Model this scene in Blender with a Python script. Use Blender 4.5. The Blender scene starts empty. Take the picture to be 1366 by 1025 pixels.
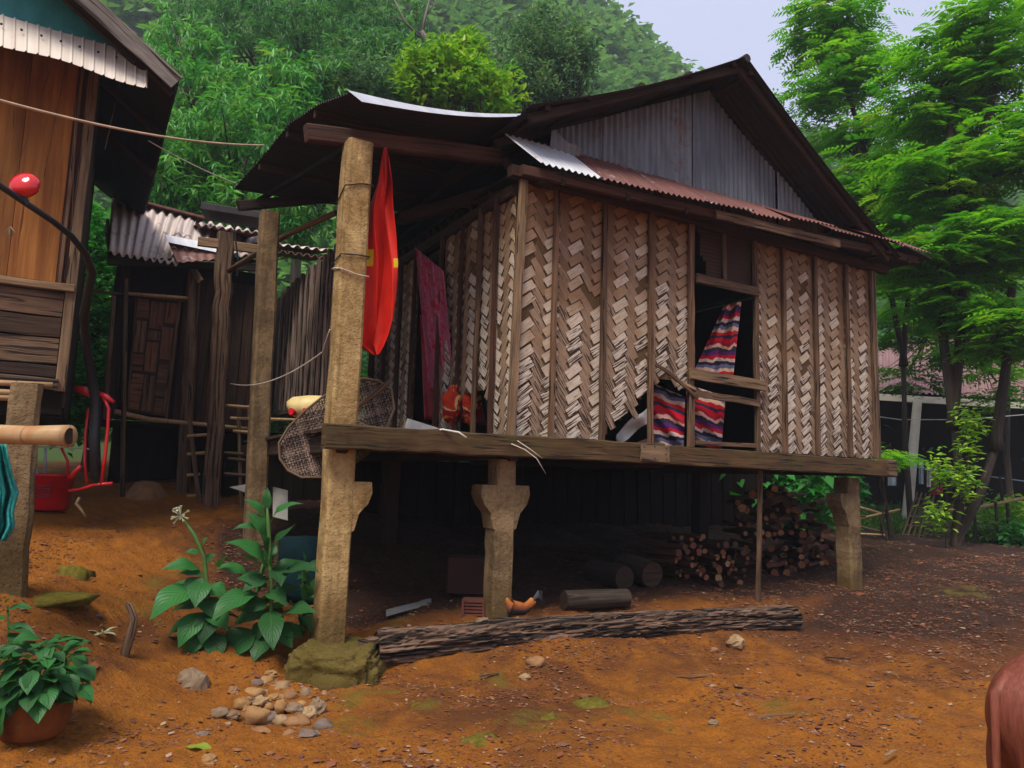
import bpy, math, random
import numpy as np
from mathutils import Vector, Matrix, noise as mnoise
random.seed(7); np.random.seed(7)
S = bpy.context.scene
COL = S.collection
R_ = math.radians

# ------------------------------------------------------------------ camera
FP = 985.0                                   # focal length in photo pixels (1366 wide)
PITCH = math.atan(.13); ROLL = math.atan(.0285)
CAM = Vector((0, 0, 1.45))
_F = Vector((0, math.cos(PITCH), math.sin(PITCH)))
_R0 = Vector((1, 0, 0)); _U0 = Vector((0, -math.sin(PITCH), math.cos(PITCH)))
_R = _R0*math.cos(ROLL) + _U0*math.sin(ROLL)
_U = _U0*math.cos(ROLL) - _R0*math.sin(ROLL)
cd = bpy.data.cameras.new('camera'); cam = bpy.data.objects.new('camera', cd); COL.objects.link(cam)
cd.sensor_width = 36; cd.lens = 36*FP/1366; cd.clip_start = .05; cd.clip_end = 2000
M3 = Matrix((_R, _U, -_F)).transposed()
cam.matrix_world = Matrix.Translation(CAM) @ M3.to_4x4()
S.camera = cam

# ------------------------------------------------------------------ sky, sun, exposure
SUN_EL, SUN_AZ = R_(58), R_(200)             # azimuth measured clockwise from +Y: from behind and left of the camera
W = bpy.data.worlds.new('World'); S.world = W; W.use_nodes = True
wn = W.node_tree.nodes; wl = W.node_tree.links
for n in list(wn): wn.remove(n)
wo = wn.new('ShaderNodeOutputWorld'); bg = wn.new('ShaderNodeBackground')
sky = wn.new('ShaderNodeTexSky'); sky.sky_type = 'NISHITA'; sky.sun_disc = False
sky.sun_elevation = SUN_EL; sky.sun_rotation = SUN_AZ; sky.dust_density = 4; sky.air_density = 1.2
mx = wn.new('ShaderNodeMix'); mx.data_type = 'RGBA'
tc = wn.new('ShaderNodeTexCoord'); nz = wn.new('ShaderNodeTexNoise')
nz.inputs['Scale'].default_value = 1.6; nz.inputs['Detail'].default_value = 5
rp = wn.new('ShaderNodeValToRGB')            # soft cloud deck
rp.color_ramp.elements[0].position = .3; rp.color_ramp.elements[0].color = (5.6, 6.1, 8.6, 1)
rp.color_ramp.elements[1].position = .7; rp.color_ramp.elements[1].color = (6.7, 7.1, 9.2, 1)
wl.new(tc.outputs['Generated'], nz.inputs['Vector']); wl.new(nz.outputs['Fac'], rp.inputs['Fac'])
mx.inputs['Factor'].default_value = .86
wl.new(sky.outputs[0], mx.inputs[6]); wl.new(rp.outputs[0], mx.inputs[7])
wl.new(mx.outputs[2], bg.inputs[0]); bg.inputs[1].default_value = .088
wl.new(bg.outputs[0], wo.inputs[0])
sd = bpy.data.lights.new('sun', 'SUN'); so = bpy.data.objects.new('sun', sd); COL.objects.link(so)
sd.energy = 3.4; sd.angle = R_(24); sd.color = (1, .93, .82)
sv = Vector((math.sin(SUN_AZ)*math.cos(SUN_EL), math.cos(SUN_AZ)*math.cos(SUN_EL), math.sin(SUN_EL)))
so.rotation_euler = sv.to_track_quat('Z', 'Y').to_euler()
S.view_settings.view_transform = 'Standard'; S.view_settings.look = 'None'
S.view_settings.gamma = 1; S.view_settings.use_curve_mapping = False
S.view_settings.exposure = 0.4
S.cycles.max_bounces = 5; S.cycles.diffuse_bounces = 2; S.cycles.transparent_max_bounces = 8

# ------------------------------------------------------------------ helpers
def ray(px, py): return _F*FP + _R*(px-683) + _U*(512.5-py)
def at(px, py, Y):
    d = ray(px, py); return CAM + d*(Y/d.y)
UU = Vector((math.sin(R_(60)), .5, 0)); VV = Vector((-.5, math.sin(R_(60)), 0)); OO = Vector((-1.4146, 6.2, 0))
def H(t, n, z): return OO + UU*t + VV*n + Vector((0, 0, z))           # house frame -> world
def hs(px, py, t):                                                   # point on the plane t = const, house frame
    d = ray(px, py); k = ((OO+UU*t-CAM).dot(UU))/d.dot(UU); q = CAM+d*k-OO
    return Vector((t, q.dot(VV), q.z))
def hf(px, py, n=0):                                                 # point on the plane n = const, house frame
    d = ray(px, py); k = ((OO+VV*n-CAM).dot(VV))/d.dot(VV); q = CAM+d*k-OO
    return Vector((q.dot(UU), n, q.z))
def toH(p): q = Vector(p)-OO; return Vector((q.dot(UU), q.dot(VV), q.z))
def hat(px, py, Y): return toH(at(px, py, Y))
rnd = random.uniform

def link(o, parent=None):
    COL.objects.link(o)
    if parent: o.parent = parent
    return o
def tag(o, label=None, cat=None, group=None, kind=None):
    if label: o['label'] = label
    if cat: o['category'] = cat
    if group: o['group'] = group
    if kind: o['kind'] = kind
    return o
def thing(name, label, cat, loc=(0, 0, 0), rz=0, group=None):
    o = bpy.data.objects.new(name, None); o.location = loc; o.rotation_euler = (0, 0, rz)
    o.empty_display_size = .2; link(o); return tag(o, label, cat, group)
def dup(root, loc=None, rot=None, label=None, scale=None):
    def cp(o, par):
        c = o.copy(); COL.objects.link(c); c.parent = par
        for ch in o.children: cp(ch, c)
        return c
    r = cp(root, None)
    if loc is not None: r.location = loc
    if rot is not None: r.rotation_euler = rot
    if scale is not None: r.scale = scale
    if label: r['label'] = label
    return r

def mesh_np(name, V, Fq, mat, parent=None, rn=None, uv=None, smooth=False, extra=None):
    """V (n,3), Fq (m,k) polygons all of k corners"""
    me = bpy.data.meshes.new(name); V = np.asarray(V, dtype=np.float32); Fq = np.asarray(Fq, dtype=np.int32)
    m, k = Fq.shape
    me.vertices.add(len(V)); me.vertices.foreach_set('co', V.ravel())
    me.loops.add(m*k); me.loops.foreach_set('vertex_index', Fq.ravel())
    me.polygons.add(m); me.polygons.foreach_set('loop_start', np.arange(0, m*k, k, dtype=np.int32))
    me.polygons.foreach_set('loop_total', np.full(m, k, dtype=np.int32))
    if smooth: me.polygons.foreach_set('use_smooth', np.ones(m, dtype=bool))
    me.update(calc_edges=True)
    if rn is not None:
        a = me.attributes.new('rnd', 'FLOAT', 'FACE'); a.data.foreach_set('value', np.asarray(rn, dtype=np.float32))
    if uv is not None:
        l = me.uv_layers.new(name='UVMap'); l.data.foreach_set('uv', np.asarray(uv, dtype=np.float32).ravel())
    for kx, vals in (extra or {}).items():
        a = me.attributes.new(kx, 'FLOAT', 'POINT'); a.data.foreach_set('value', np.asarray(vals, dtype=np.float32))
    me.materials.append(mat)
    return link(bpy.data.objects.new(name, me), parent)

class MB:
    def __init__(s): s.v = []; s.f = []; s.uv = []; s.r = []
    def face(s, idx, uvs, r=0): s.f.append(idx); s.uv.extend(uvs); s.r.append(r)
    def quad(s, a, b, c, d, r=None, uvs=None):
        i = len(s.v); s.v += [Vector(a), Vector(b), Vector(c), Vector(d)]
        if uvs is None:
            w = (Vector(b)-Vector(a)).length; h = (Vector(d)-Vector(a)).length
            uvs = [(0, 0), (w, 0), (w, h), (0, h)]
        s.face((i, i+1, i+2, i+3), uvs, random.random() if r is None else r)
    def beam(s, p0, p1, w, h, up=(0, 0, 1), seg=1, jit=0, ch=.12, taper=1, r=None, bow=None):
        """chamfered rectangular timber from p0 to p1; w across, h along 'up'; u runs along it"""
        p0, p1 = Vector(p0), Vector(p1); d = p1-p0; L = d.length; d.normalize()
        X = d.cross(Vector(up)); 
        if X.length < 1e-4: X = d.cross(Vector((1, 0, 0)))
        X.normalize(); Y = X.cross(d); r = random.random() if r is None else r
        c = ch*min(w, h)
        pr = [(-w/2+c, -h/2), (w/2-c, -h/2), (w/2, -h/2+c), (w/2, h/2-c), (w/2-c, h/2), (-w/2+c, h/2), (-w/2, h/2-c), (-w/2, -h/2+c)]
        n = 8; base = len(s.v); u0 = random.random()*7
        per = [0]
        for k in range(n):
            a, b = pr[k], pr[(k+1) % n]; per.append(per[-1]+math.hypot(a[0]-b[0], a[1]-b[1]))
        for i in range(seg+1):
            t = i/seg; sc = 1+(taper-1)*t; o = p0+d*L*t
            if bow: o = o+Vector(bow)*math.sin(math.pi*t)
            jx, jy = rnd(-jit, jit), rnd(-jit, jit)
            for k in range(n):
                a = pr[k]; s.v.append(o+X*(a[0]*sc+jx+rnd(-jit, jit)*.6)+Y*(a[1]*sc+jy+rnd(-jit, jit)*.6))
        for i in range(seg):
            ua, ub = u0+L*i/seg, u0+L*(i+1)/seg
            for k in range(n):
                k2 = (k+1) % n; q = base+i*n
                s.face((q+k, q+k2, q+n+k2, q+n+k), [(ua, per[k]), (ua, per[k+1]), (ub, per[k+1]), (ub, per[k])], r)
        s.face(tuple(base+k for k in range(n))[::-1], [(pr[k][0]+u0, pr[k][1]) for k in range(n)][::-1], r)
        s.face(tuple(base+seg*n+k for k in range(n)), [(pr[k][0]+u0, pr[k][1]) for k in range(n)], r)
        return s
    def box(s, x0, x1, y0, y1, z0, z1, r=None):
        s.beam(((x0+x1)/2, (y0+y1)/2, z0), ((x0+x1)/2, (y0+y1)/2, z1), abs(x1-x0), abs(y1-y0), up=(0, 1, 0), r=r, ch=.04); return s
    def tube(s, pts, rad, n=8, r=None, cap=True, jit=0):
        pts = [Vector(p) for p in pts]; m = len(pts); r = random.random() if r is None else r
        rad = rad if hasattr(rad, '__len__') else [rad]*m
        base = len(s.v); L = 0; pX = None; Ls = []
        for i, p in enumerate(pts):
            d = (pts[min(i+1, m-1)]-pts[max(i-1, 0)]).normalized()
            if pX is None:
                X = d.cross(Vector((0, 0, 1)))
                if X.length < .05: X = d.cross(Vector((0, 1, 0)))
            else: X = pX-d*pX.dot(d)
            X.normalize(); pX = X; Y = d.cross(X)
            if i: L += (p-pts[i-1]).length
            Ls.append(L)
            for k in range(n):
                a = 2*math.pi*k/n; q = rad[i]*(1+(rnd(-jit, jit) if jit else 0))
                s.v.append(p+X*math.cos(a)*q+Y*math.sin(a)*q)
        u0 = random.random()*5; rr = max(rad)
        for i in range(m-1):
            for k in range(n):
                k2 = (k+1) % n; q = base+i*n; va, vb = 2*math.pi*rr*k/n, 2*math.pi*rr*(k+1)/n
                s.face((q+k, q+k2, q+n+k2, q+n+k), [(u0+Ls[i], va), (u0+Ls[i], vb), (u0+Ls[i+1], vb), (u0+Ls[i+1], va)], r)
        if cap:
            for q, rev in ((base, 1), (base+(m-1)*n, 0)):
                ix = [q+k for k in range(n)]; uv = [(rr*math.cos(2*math.pi*k/n), rr*math.sin(2*math.pi*k/n)) for k in range(n)]
                if rev: ix = ix[::-1]; uv = uv[::-1]
                s.face(tuple(ix), uv, r)
        return s
    def ring(s, prof, c=(0, 0, 0), n=20, r=.5):
        """lathe: prof = [(radius, z)]"""
        base = len(s.v); c = Vector(c); m = len(prof)
        for (q, z) in prof:
            for k in range(n): a = 2*math.pi*k/n; s.v.append(c+Vector((q*math.cos(a), q*math.sin(a), z)))
        for i in range(m-1):
            for k in range(n):
                k2 = (k+1) % n; b = base+i*n
                s.face((b+k, b+k2, b+n+k2, b+n+k), [(k/n, prof[i][1]), ((k+1)/n, prof[i][1]), ((k+1)/n, prof[i+1][1]), (k/n, prof[i+1][1])], r)
        return s
    def surf(s, fn, na, nb, r=None, uvs=(1, 1)):
        base = len(s.v); r = random.random() if r is None else r
        for j in range(nb+1):
            for i in range(na+1): s.v.append(Vector(fn(i/na, j/nb)))
        for j in range(nb):
            for i in range(na):
                q = base+j*(na+1)+i
                s.face((q, q+1, q+na+2, q+na+1), [(i/na*uvs[0], j/nb*uvs[1]), ((i+1)/na*uvs[0], j/nb*uvs[1]), ((i+1)/na*uvs[0], (j+1)/nb*uvs[1]), (i/na*uvs[0], (j+1)/nb*uvs[1])], r)
        return s
    def mesh(s, name, mat, off=None, smooth=False):
        me = bpy.data.meshes.new(name); o = Vector(off) if off is not None else Vector((0, 0, 0))
        me.from_pydata([tuple(Vector(p)-o) for p in s.v], [], s.f)
        l = me.uv_layers.new(name='UVMap'); l.data.foreach_set('uv', np.array(s.uv, dtype=np.float32).ravel())
        a = me.attributes.new('rnd', 'FLOAT', 'FACE'); a.data.foreach_set('value', np.array(s.r, dtype=np.float32))
        if smooth: me.polygons.foreach_set('use_smooth', [True]*len(me.polygons))
        me.materials.append(mat); return me
    def build(s, name, mat, parent=None, off=None, smooth=False, kind=None, thick=None):
        if parent is not None and off is None and parent.type == 'EMPTY' and parent.rotation_euler.z == 0: off = parent.location
        o = link(bpy.data.objects.new(name, s.mesh(name, mat, off, smooth)), parent)
        if kind: o['kind'] = kind
        if thick:
            m = o.modifiers.new('solid', 'SOLIDIFY'); m.thickness = thick; m.offset = 0
        return o

# ------------------------------------------------------------------ material builder
class NT:
    def __init__(s, name):
        s.m = bpy.data.materials.new(name); s.m.use_nodes = True; s.t = s.m.node_tree
        s.b = s.t.nodes['Principled BSDF']; s.o = s.t.nodes['Material Output']
        s.tc = s.n('ShaderNodeTexCoord')
    def n(s, k): return s.t.nodes.new(k)
    def L(s, a, b): s.t.links.new(a, b)
    def set(s, inp, v):
        if hasattr(v, 'is_output'): s.L(v, inp)
        else: inp.default_value = v
    def map(s, src, sc, loc=(0, 0, 0)):
        m = s.n('ShaderNodeMapping'); s.L(src, m.inputs[0]); m.inputs['Scale'].default_value = sc
        if hasattr(loc, 'is_output'): s.L(loc, m.inputs['Location'])
        else: m.inputs['Location'].default_value = loc
        return m.outputs[0]
    def noise(s, vec, scale, det=4, rough=.6, dist=0, w=None):
        x = s.n('ShaderNodeTexNoise'); s.L(vec, x.inputs['Vector'])
        x.inputs['Scale'].default_value = scale; x.inputs['Detail'].default_value = det
        x.inputs['Roughness'].default_value = rough; x.inputs['Distortion'].default_value = dist
        if w is not None: x.noise_dimensions = '4D'; s.set(x.inputs['W'], w)
        return x.outputs['Fac']
    def vor(s, vec, scale, out='Distance', feat='F1'):
        x = s.n('ShaderNodeTexVoronoi'); x.feature = feat; s.L(vec, x.inputs['Vector']); x.inputs['Scale'].default_value = scale
        return x.outputs[out]
    def ramp(s, fac, stops, interp='LINEAR'):
        x = s.n('ShaderNodeValToRGB'); e = x.color_ramp; e.interpolation = interp
        while len(e.elements) < len(stops): e.elements.new(.5)
        for k, (p, c) in enumerate(stops):
            e.elements[k].position = p
            e.elements[k].color = (c, c, c, 1) if not hasattr(c, '__len__') else (*c, 1)
        s.L(fac, x.inputs[0]); return x.outputs[0]
    def mix(s, f, a, b, mode='MIX'):
        x = s.n('ShaderNodeMix'); x.data_type = 'RGBA'; x.blend_type = mode
        s.set(x.inputs[0], f); 
        s.set(x.inputs[6], a if hasattr(a, 'is_output') else (*a, 1)); s.set(x.inputs[7], b if hasattr(b, 'is_output') else (*b, 1))
        return x.outputs[2]
    def math(s, op, a, b=0, clamp=False):
        x = s.n('ShaderNodeMath'); x.operation = op; s.set(x.inputs[0], a); s.set(x.inputs[1], b); x.use_clamp = clamp; return x.outputs[0]
    def attr(s, name):
        x = s.n('ShaderNodeAttribute'); x.attribute_name = name; return x.outputs['Fac']
    def orand(s): return s.n('ShaderNodeObjectInfo').outputs['Random']
    def rand(s): return s.math('FRACT', s.math('ADD', s.attr('rnd'), s.orand()))
    def bump(s, h, st=.5, dist=.01):
        x = s.n('ShaderNodeBump'); x.inputs['Strength'].default_value = st; x.inputs['Distance'].default_value = dist
        s.L(h, x.inputs['Height']); s.L(x.outputs[0], s.b.inputs['Normal']); return x
    def sep(s, v, k):
        x = s.n('ShaderNodeSeparateXYZ'); s.L(v, x.inputs[0]); return x.outputs[k]
    def end(s, col, rough=.8, metal=0, spec=.3):
        s.set(s.b.inputs['Base Color'], col if hasattr(col, 'is_output') else (*col, 1))
        s.set(s.b.inputs['Roughness'], rough); s.b.inputs['Metallic'].default_value = metal
        s.b.inputs['Specular IOR Level'].default_value = spec; return s.m

def wood(name, a, b, dark=(.02, .012, .008), crack=.42, scale=1, wet=0, moss=None):
    m = NT(name); r = m.rand(); loc = m.n('ShaderNodeCombineXYZ'); m.L(m.math('MULTIPLY', r, 37), loc.inputs[0]); m.L(m.math('MULTIPLY', r, 91), loc.inputs[1])
    v = m.map(m.tc.outputs['UV'], (2*scale, 38*scale, 1), loc.outputs[0])
    g = m.noise(v, 1, 5, .65, .6); big = m.noise(m.map(m.tc.outputs['UV'], (1.3, 5, 1), loc.outputs[0]), 1, 4, .6)
    c = m.mix(m.ramp(g, [(.3, 0), (.7, 1)]), b, a)
    c = m.mix(m.ramp(big, [(.35, 0), (.7, .65)]), c, tuple(x*.45 for x in b))
    tint = m.ramp(r, [(0, (.72, .72, .72)), (1, (1.2, 1.14, 1.08))]); c = m.mix(1, c, tint, 'MULTIPLY')
    ck = m.ramp(m.noise(m.map(m.tc.outputs['UV'], (1.1, 26, 1), loc.outputs[0]), 1.3, 3, .5, .8), [(crack-.06, 1), (crack, 0)])
    c = m.mix(ck, c, dark)
    if moss: c = m.mix(m.ramp(m.noise(m.tc.outputs['Object'], 3, 5, .7), [(.5, 0), (.68, .6)]), c, moss)
    m.bump(m.math('SUBTRACT', g, m.math('MULTIPLY', ck, 1.2)), .7, .006)
    return m.end(c, .82, 0, .25)

M = {}
M['wood'] = wood('weathered_wood', (.24, .14, .08), (.075, .038, .02))
M['woodlight'] = wood('pale_wood', (.38, .25, .14), (.15, .085, .045), crack=.4)
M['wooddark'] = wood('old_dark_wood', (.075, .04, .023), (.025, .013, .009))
M['woodred'] = wood('reddish_wood', (.10, .042, .024), (.035, .015, .01))
M['woodbeam'] = wood('floor_beam_wood', (.17, .095, .035), (.05, .025, .01), moss=(.07, .055, .015))
M['plank'] = wood('grey_plank', (.22, .14, .085), (.075, .042, .024), crack=.46)
M['ply'] = wood('ochre_plywood', (.38, .16, .035), (.2, .065, .013), dark=(.1, .035, .012), crack=.34, scale=.5)
M['bark'] = wood('log_bark', (.22, .14, .095), (.06, .034, .022), dark=(.008, .005, .004), crack=.5, scale=.45)
M['trunk'] = wood('tree_bark', (.08, .06, .045), (.03, .021, .016), scale=.5)

M['firewood'] = wood('firewood', (.14, .05, .03), (.05, .018, .013), scale=1.2)
M['barge'] = wood('barge_board_wood', (.34, .29, .25), (.13, .11, .10), crack=.44)

def mk_concrete(name, a, b, moss=(.085, .05, .012), mossz=.32):
    m = NT(name); o = m.tc.outputs['Object']; n1 = m.noise(o, 3.5, 7, .65); n2 = m.noise(o, 22, 5, .75); n3 = m.vor(o, 34)
    c = m.mix(m.ramp(n1, [(.35, 0), (.65, 1)]), b, a); c = m.mix(m.ramp(n2, [(.5, 0), (.72, .6)]), c, tuple(x*.4 for x in b))
    sk = m.noise(m.map(o, (9, 9, .8)), 1, 5, .65, .5); c = m.mix(m.ramp(sk, [(.5, 0), (.68, .6)]), c, tuple(x*.3 for x in b)); lt = m.noise(o, 6, 5, .7, .8, 3.0); c = m.mix(m.ramp(lt, [(.55, 0), (.7, .4)]), c, tuple(min(1, x*1.35) for x in a))
    z = m.sep(o, 2); low = m.math('ADD', m.math('MULTIPLY', z, -1/ max(.1, mossz)), 2.6); low = m.math('MULTIPLY', low, n1, True)
    c = m.mix(m.ramp(low, [(.35, 0), (.9, .75)]), c, moss)
    m.bump(m.math('ADD', m.math('MULTIPLY', n2, 1.3), m.math('MULTIPLY', m.ramp(n3, [(0, 0), (.22, 1)]), .9)), 1.0, .018)
    return m.end(c, .9, 0, .2)
M['concrete'] = mk_concrete('tan_concrete', (.50, .34, .145), (.24, .135, .045))
M['concretegrey'] = mk_concrete('grey_concrete', (.27, .18, .09), (.12, .075, .035))
M['footing'] = mk_concrete('mossy_footing', (.20, .15, .06), (.05, .035, .012), moss=(.10, .07, .01), mossz=.6)

def mk_tin(name, a, b, rust, rf=.5, rough=.45, metal=.3):
    m = NT(name); u = m.tc.outputs['UV']; o = m.tc.outputs['Object']
    st = m.noise(m.map(u, (9, .7, 1)), 1, 5, .6); n = m.noise(o, 2.2, 6, .65); f = m.noise(o, 18, 4, .7)
    c = m.mix(m.ramp(st, [(.3, 0), (.7, 1)]), b, a)
    c = m.mix(m.ramp(m.math('ADD', m.math('MULTIPLY', n, .7), m.math('MULTIPLY', f, .35)), [(rf, 0), (rf+.1, 1)]), c, rust)
    tint = m.ramp(m.rand(), [(0, (.8, .8, .82)), (1, (1.1, 1.08, 1.05))]); c = m.mix(1, c, tint, 'MULTIPLY')
    m.bump(f, .25, .004); return m.end(c, rough, metal, .35)
M['tin'] = mk_tin('grey_gable_tin', (.19, .205, .23), (.075, .08, .095), (.12, .075, .06), .57, .6, .15)
M['tinrust'] = mk_tin('rusty_red_tin', (.20, .085, .07), (.10, .03, .026), (.36, .33, .32), .60, .6, .1)
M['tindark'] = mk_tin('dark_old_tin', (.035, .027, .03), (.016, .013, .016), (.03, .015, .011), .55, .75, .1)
M['tinlight'] = mk_tin('pale_zinc_tin', (.62, .63, .66), (.42, .43, .47), (.45, .14, .06), .62, .45, .15)
M['tincream'] = mk_tin('cream_roof_tin', (.62, .56, .49), (.48, .42, .36), (.32, .25, .19), .66, .55, 0)
M['tinpink'] = mk_tin('faded_pink_roof', (.26, .15, .145), (.17, .085, .085), (.3, .22, .21), .62, .7, 0)
M['asbestos'] = mk_tin('fibre_cement_roof', (.64, .55, .49), (.42, .34, .30), (.12, .085, .07), .56, .9, 0)

def mk_flat(name, c, rough=.6, spec=.3, var=.25, scale=6, metal=0):
    m = NT(name); n = m.noise(m.tc.outputs['Object'], scale, 5, .6)
    col = m.mix(m.ramp(n, [(.3, 0), (.7, 1)]), tuple(x*(1-var) for x in c), tuple(min(1, x*(1+var)) for x in c))
    m.bump(n, .15, .004); return m.end(col, rough, metal, spec)
M['teal'] = mk_flat('teal_board', (.03, .20, .21), .6)
M['black'] = mk_flat('black_plastic', (.018, .02, .024), .4)
M['redplastic'] = mk_flat('red_plastic', (.5, .008, .012), .35, .5, .2)
M['redgloss'] = mk_flat('glossy_red', (.55, .012, .012), .12, .6, .1)
M['darkred'] = mk_flat('dark_red_plastic', (.2, .004, .01), .45)
M['cable'] = mk_flat('tan_cable', (.5, .33, .2), .6)
M['string'] = mk_flat('pale_string', (.5, .42, .34), .8)
M['white'] = mk_flat('dull_white', (.55, .54, .5), .6)
M['greyblue'] = mk_flat('grey_pipe', (.35, .42, .46), .5)
M['yellowjug'] = mk_flat('yellow_plastic', (.62, .48, .2), .45)
M['tealnet'] = mk_flat('teal_net', (.02, .26, .24), .6, .3, .5, 30)
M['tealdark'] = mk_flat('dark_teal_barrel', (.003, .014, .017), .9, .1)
M['inner'] = mk_flat('near_black_wood', (.014, .009, .007), .95, .1)  # near-black wood for inner walls, backings and screens
M['terracotta'] = mk_flat('terracotta', (.15, .045, .01), .85, .2, .45, 9)
M['moss'] = mk_flat('moss', (.10, .08, .012), .95, .1, .4, 25)
M['box'] = mk_flat('brown_box', (.045, .016, .01), .9)
M['brick'] = mk_flat('red_brick', (.10, .03, .02), .95)
M['pinkwall'] = mk_flat('dim_wall', (.08, .05, .045), .9)
M['whitepost'] = mk_flat('white_painted_post', (.55, .5, .42), .7, .2, .15, 3)
M['stonecut'] = mk_flat('pale_card', (.2, .19, .17), .8)

def mk_stone():
    m = NT('river_stone'); o = m.tc.outputs['Object']; r = m.orand(); n = m.noise(o, 9, 6, .65, 0, m.math('MULTIPLY', r, 20))
    base = m.ramp(r, [(0, (.27, .14, .06)), (.25, (.22, .16, .10)), (.45, (.34, .19, .07)), (.65, (.15, .12, .10)), (.8, (.34, .23, .12)), (1, (.2, .1, .05))], 'CONSTANT')
    c = m.mix(m.ramp(n, [(.35, 0), (.7, .75)]), base, (.12, .05, .018)); m.bump(n, .5, .01); return m.end(c, .8, 0, .3)
M['stone'] = mk_stone()
def mk_chips():
    m = NT('leaf_litter_and_gravel'); r = m.attr('rnd')
    return m.end(m.ramp(r, [(0, (.10, .035, .02)), (.3, (.20, .065, .025)), (.5, (.12, .038, .018)), (.7, (.24, .11, .05)), (.85, (.05, .02, .012)), (.98, (.32, .2, .13))]), .8, 0, .3)
M['chips'] = mk_chips()

def mk_leaf(name, a, b, trans=.35, rough=.5, c3=None):
    m = NT(name); r = m.attr('rnd'); n = m.noise(m.tc.outputs['Object'], .9, 3, .6)
    c = m.mix(r, b, a); c = m.mix(m.ramp(r, [(.93, 0), (.97, .6)]), c, (.30, .26, .06))
    c = m.mix(m.ramp(n, [(.35, 0), (.65, .4)]), c, c3 or tuple(x*.5 for x in b))
    m.end(c, rough, 0, .35)
    t = m.n('ShaderNodeBsdfTranslucent'); m.L(m.mix(1, c, (1.25, 1.35, .6), 'MULTIPLY'), t.inputs[0])
    x = m.n('ShaderNodeMixShader'); x.inputs[0].default_value = trans
    m.L(m.b.outputs[0], x.inputs[1]); m.L(t.outputs[0], x.inputs[2]); m.L(x.outputs[0], m.o.inputs[0]); return m.m
M['mango'] = mk_leaf('mango_leaf', (.24, .58, .13), (.04, .24, .05))
M['mangodeep'] = mk_leaf('deep_green_leaf', (.15, .38, .11), (.04, .17, .06))
M['greygreen'] = mk_leaf('grey_green_leaf', (.20, .36, .18), (.05, .14, .08))
M['lime'] = mk_leaf('lime_leaf', (.46, .66, .04), (.12, .36, .03))
M['pinnate'] = mk_leaf('feathery_leaf', (.26, .58, .02), (.03, .20, .015), .5)
M['bush'] = mk_leaf('bush_leaf', (.08, .42, .06), (.02, .15, .025))
M['hillleaf'] = mk_leaf('hill_leaf', (.22, .42, .13), (.08, .22, .08))
M['grass'] = mk_leaf('grass_leaf', (.12, .26, .03), (.05, .14, .02))
M['potleaf'] = mk_leaf('pot_leaf', (.035, .13, .04), (.012, .055, .02), .25)
M['petal'] = mk_leaf('petal', (.6, .58, .45), (.4, .42, .25), .3)

def mk_tobacco():
    m = NT('veined_leaf'); uv = m.tc.outputs['UV']; v = m.math('ABSOLUTE', m.math('SUBTRACT', m.sep(uv, 1), .5)); u = m.sep(uv, 0)
    r = m.rand(); c = m.mix(r, (.012, .065, .016), (.028, .16, .03))
    w = m.math('FRACT', m.math('MULTIPLY', m.math('SUBTRACT', u, m.math('MULTIPLY', v, .7)), 9))
    vein = m.math('MAXIMUM', m.ramp(w, [(0, 1), (.1, 0), (.92, 0), (1, 1)]), m.ramp(v, [(0, 1), (.035, 0)]))
    c = m.mix(m.math('MULTIPLY', vein, .55), c, (.09, .26, .06))
    m.bump(m.math('MULTIPLY', vein, -1), .8, .008); c = m.mix(m.ramp(m.noise(m.tc.outputs['Object'], 14, 5, .7), [(.52, 0), (.72, .55)]), c, (.05, .075, .02)); m.end(c, .52, 0, .35)
    t = m.n('ShaderNodeBsdfTranslucent'); t.inputs[0].default_value = (.05, .22, .02, 1); x = m.n('ShaderNodeMixShader'); x.inputs[0].default_value = .22
    m.L(m.b.outputs[0], x.inputs[1]); m.L(t.outputs[0], x.inputs[2]); m.L(x.outputs[0], m.o.inputs[0]); return m.m
M['tobacco'] = mk_tobacco()

def mk_weave(name, light, mid, brown, ht=True):
    """split bamboo strip; u along the strip, v across, rnd per strip; real weathering grows towards the exposed bottom"""
    m = NT(name); r = m.rand(); loc = m.n('ShaderNodeCombineXYZ'); m.L(m.math('MULTIPLY', r, 53), loc.inputs[0]); m.L(m.math('MULTIPLY', r, 17), loc.inputs[1])
    uv = m.tc.outputs['UV']; fib = m.noise(m.map(uv, (7, 160, 1), loc.outputs[0]), 1, 4, .65, .3)
    crk = m.noise(m.map(uv, (4, 75, 1), loc.outputs[0]), 1, 3, .55, .6)
    g = m.n('ShaderNodeNewGeometry'); z = m.sep(g.outputs['Position'], 2)
    big = m.noise(g.outputs['Position'], 1.7, 4, .6)
    wz = m.math('ADD', m.math('MULTIPLY', m.math('SUBTRACT', 4.45, z), .55), m.math('MULTIPLY', m.math('SUBTRACT', big, .5), 1.5))   # rain-worn low down
    wz = m.math('ADD', wz, m.math('MULTIPLY', m.math('SUBTRACT', r, .5), .7))
    c = m.mix(m.ramp(wz, [(.05, 0), (.75, 1)]), brown, mid); c = m.mix(m.ramp(wz, [(.35, 0), (.95, 1)]), c, light)
    c = m.mix(m.ramp(fib, [(.33, .75), (.6, 0)]), c, tuple(x*.8 for x in brown))
    th = m.ramp(wz, [(.85, .0), (1.5, .13)])
    ck = m.ramp(m.math('SUBTRACT', crk, th), [(.31, 1), (.36, 0)])
    c = m.mix(ck, c, (.035, .02, .014))
    m.bump(m.math('SUBTRACT', m.math('MULTIPLY', fib, .6), ck), .6, .004)
    return m.end(c, .75, 0, .25)
M['weaveA'] = mk_weave('pale_bamboo_strip', (.62, .53, .43), (.46, .34, .22), (.24, .135, .07))
M['weaveB'] = mk_weave('brown_bamboo_strip', (.31, .21, .14), (.25, .15, .082), (.16, .085, .04))
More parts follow.
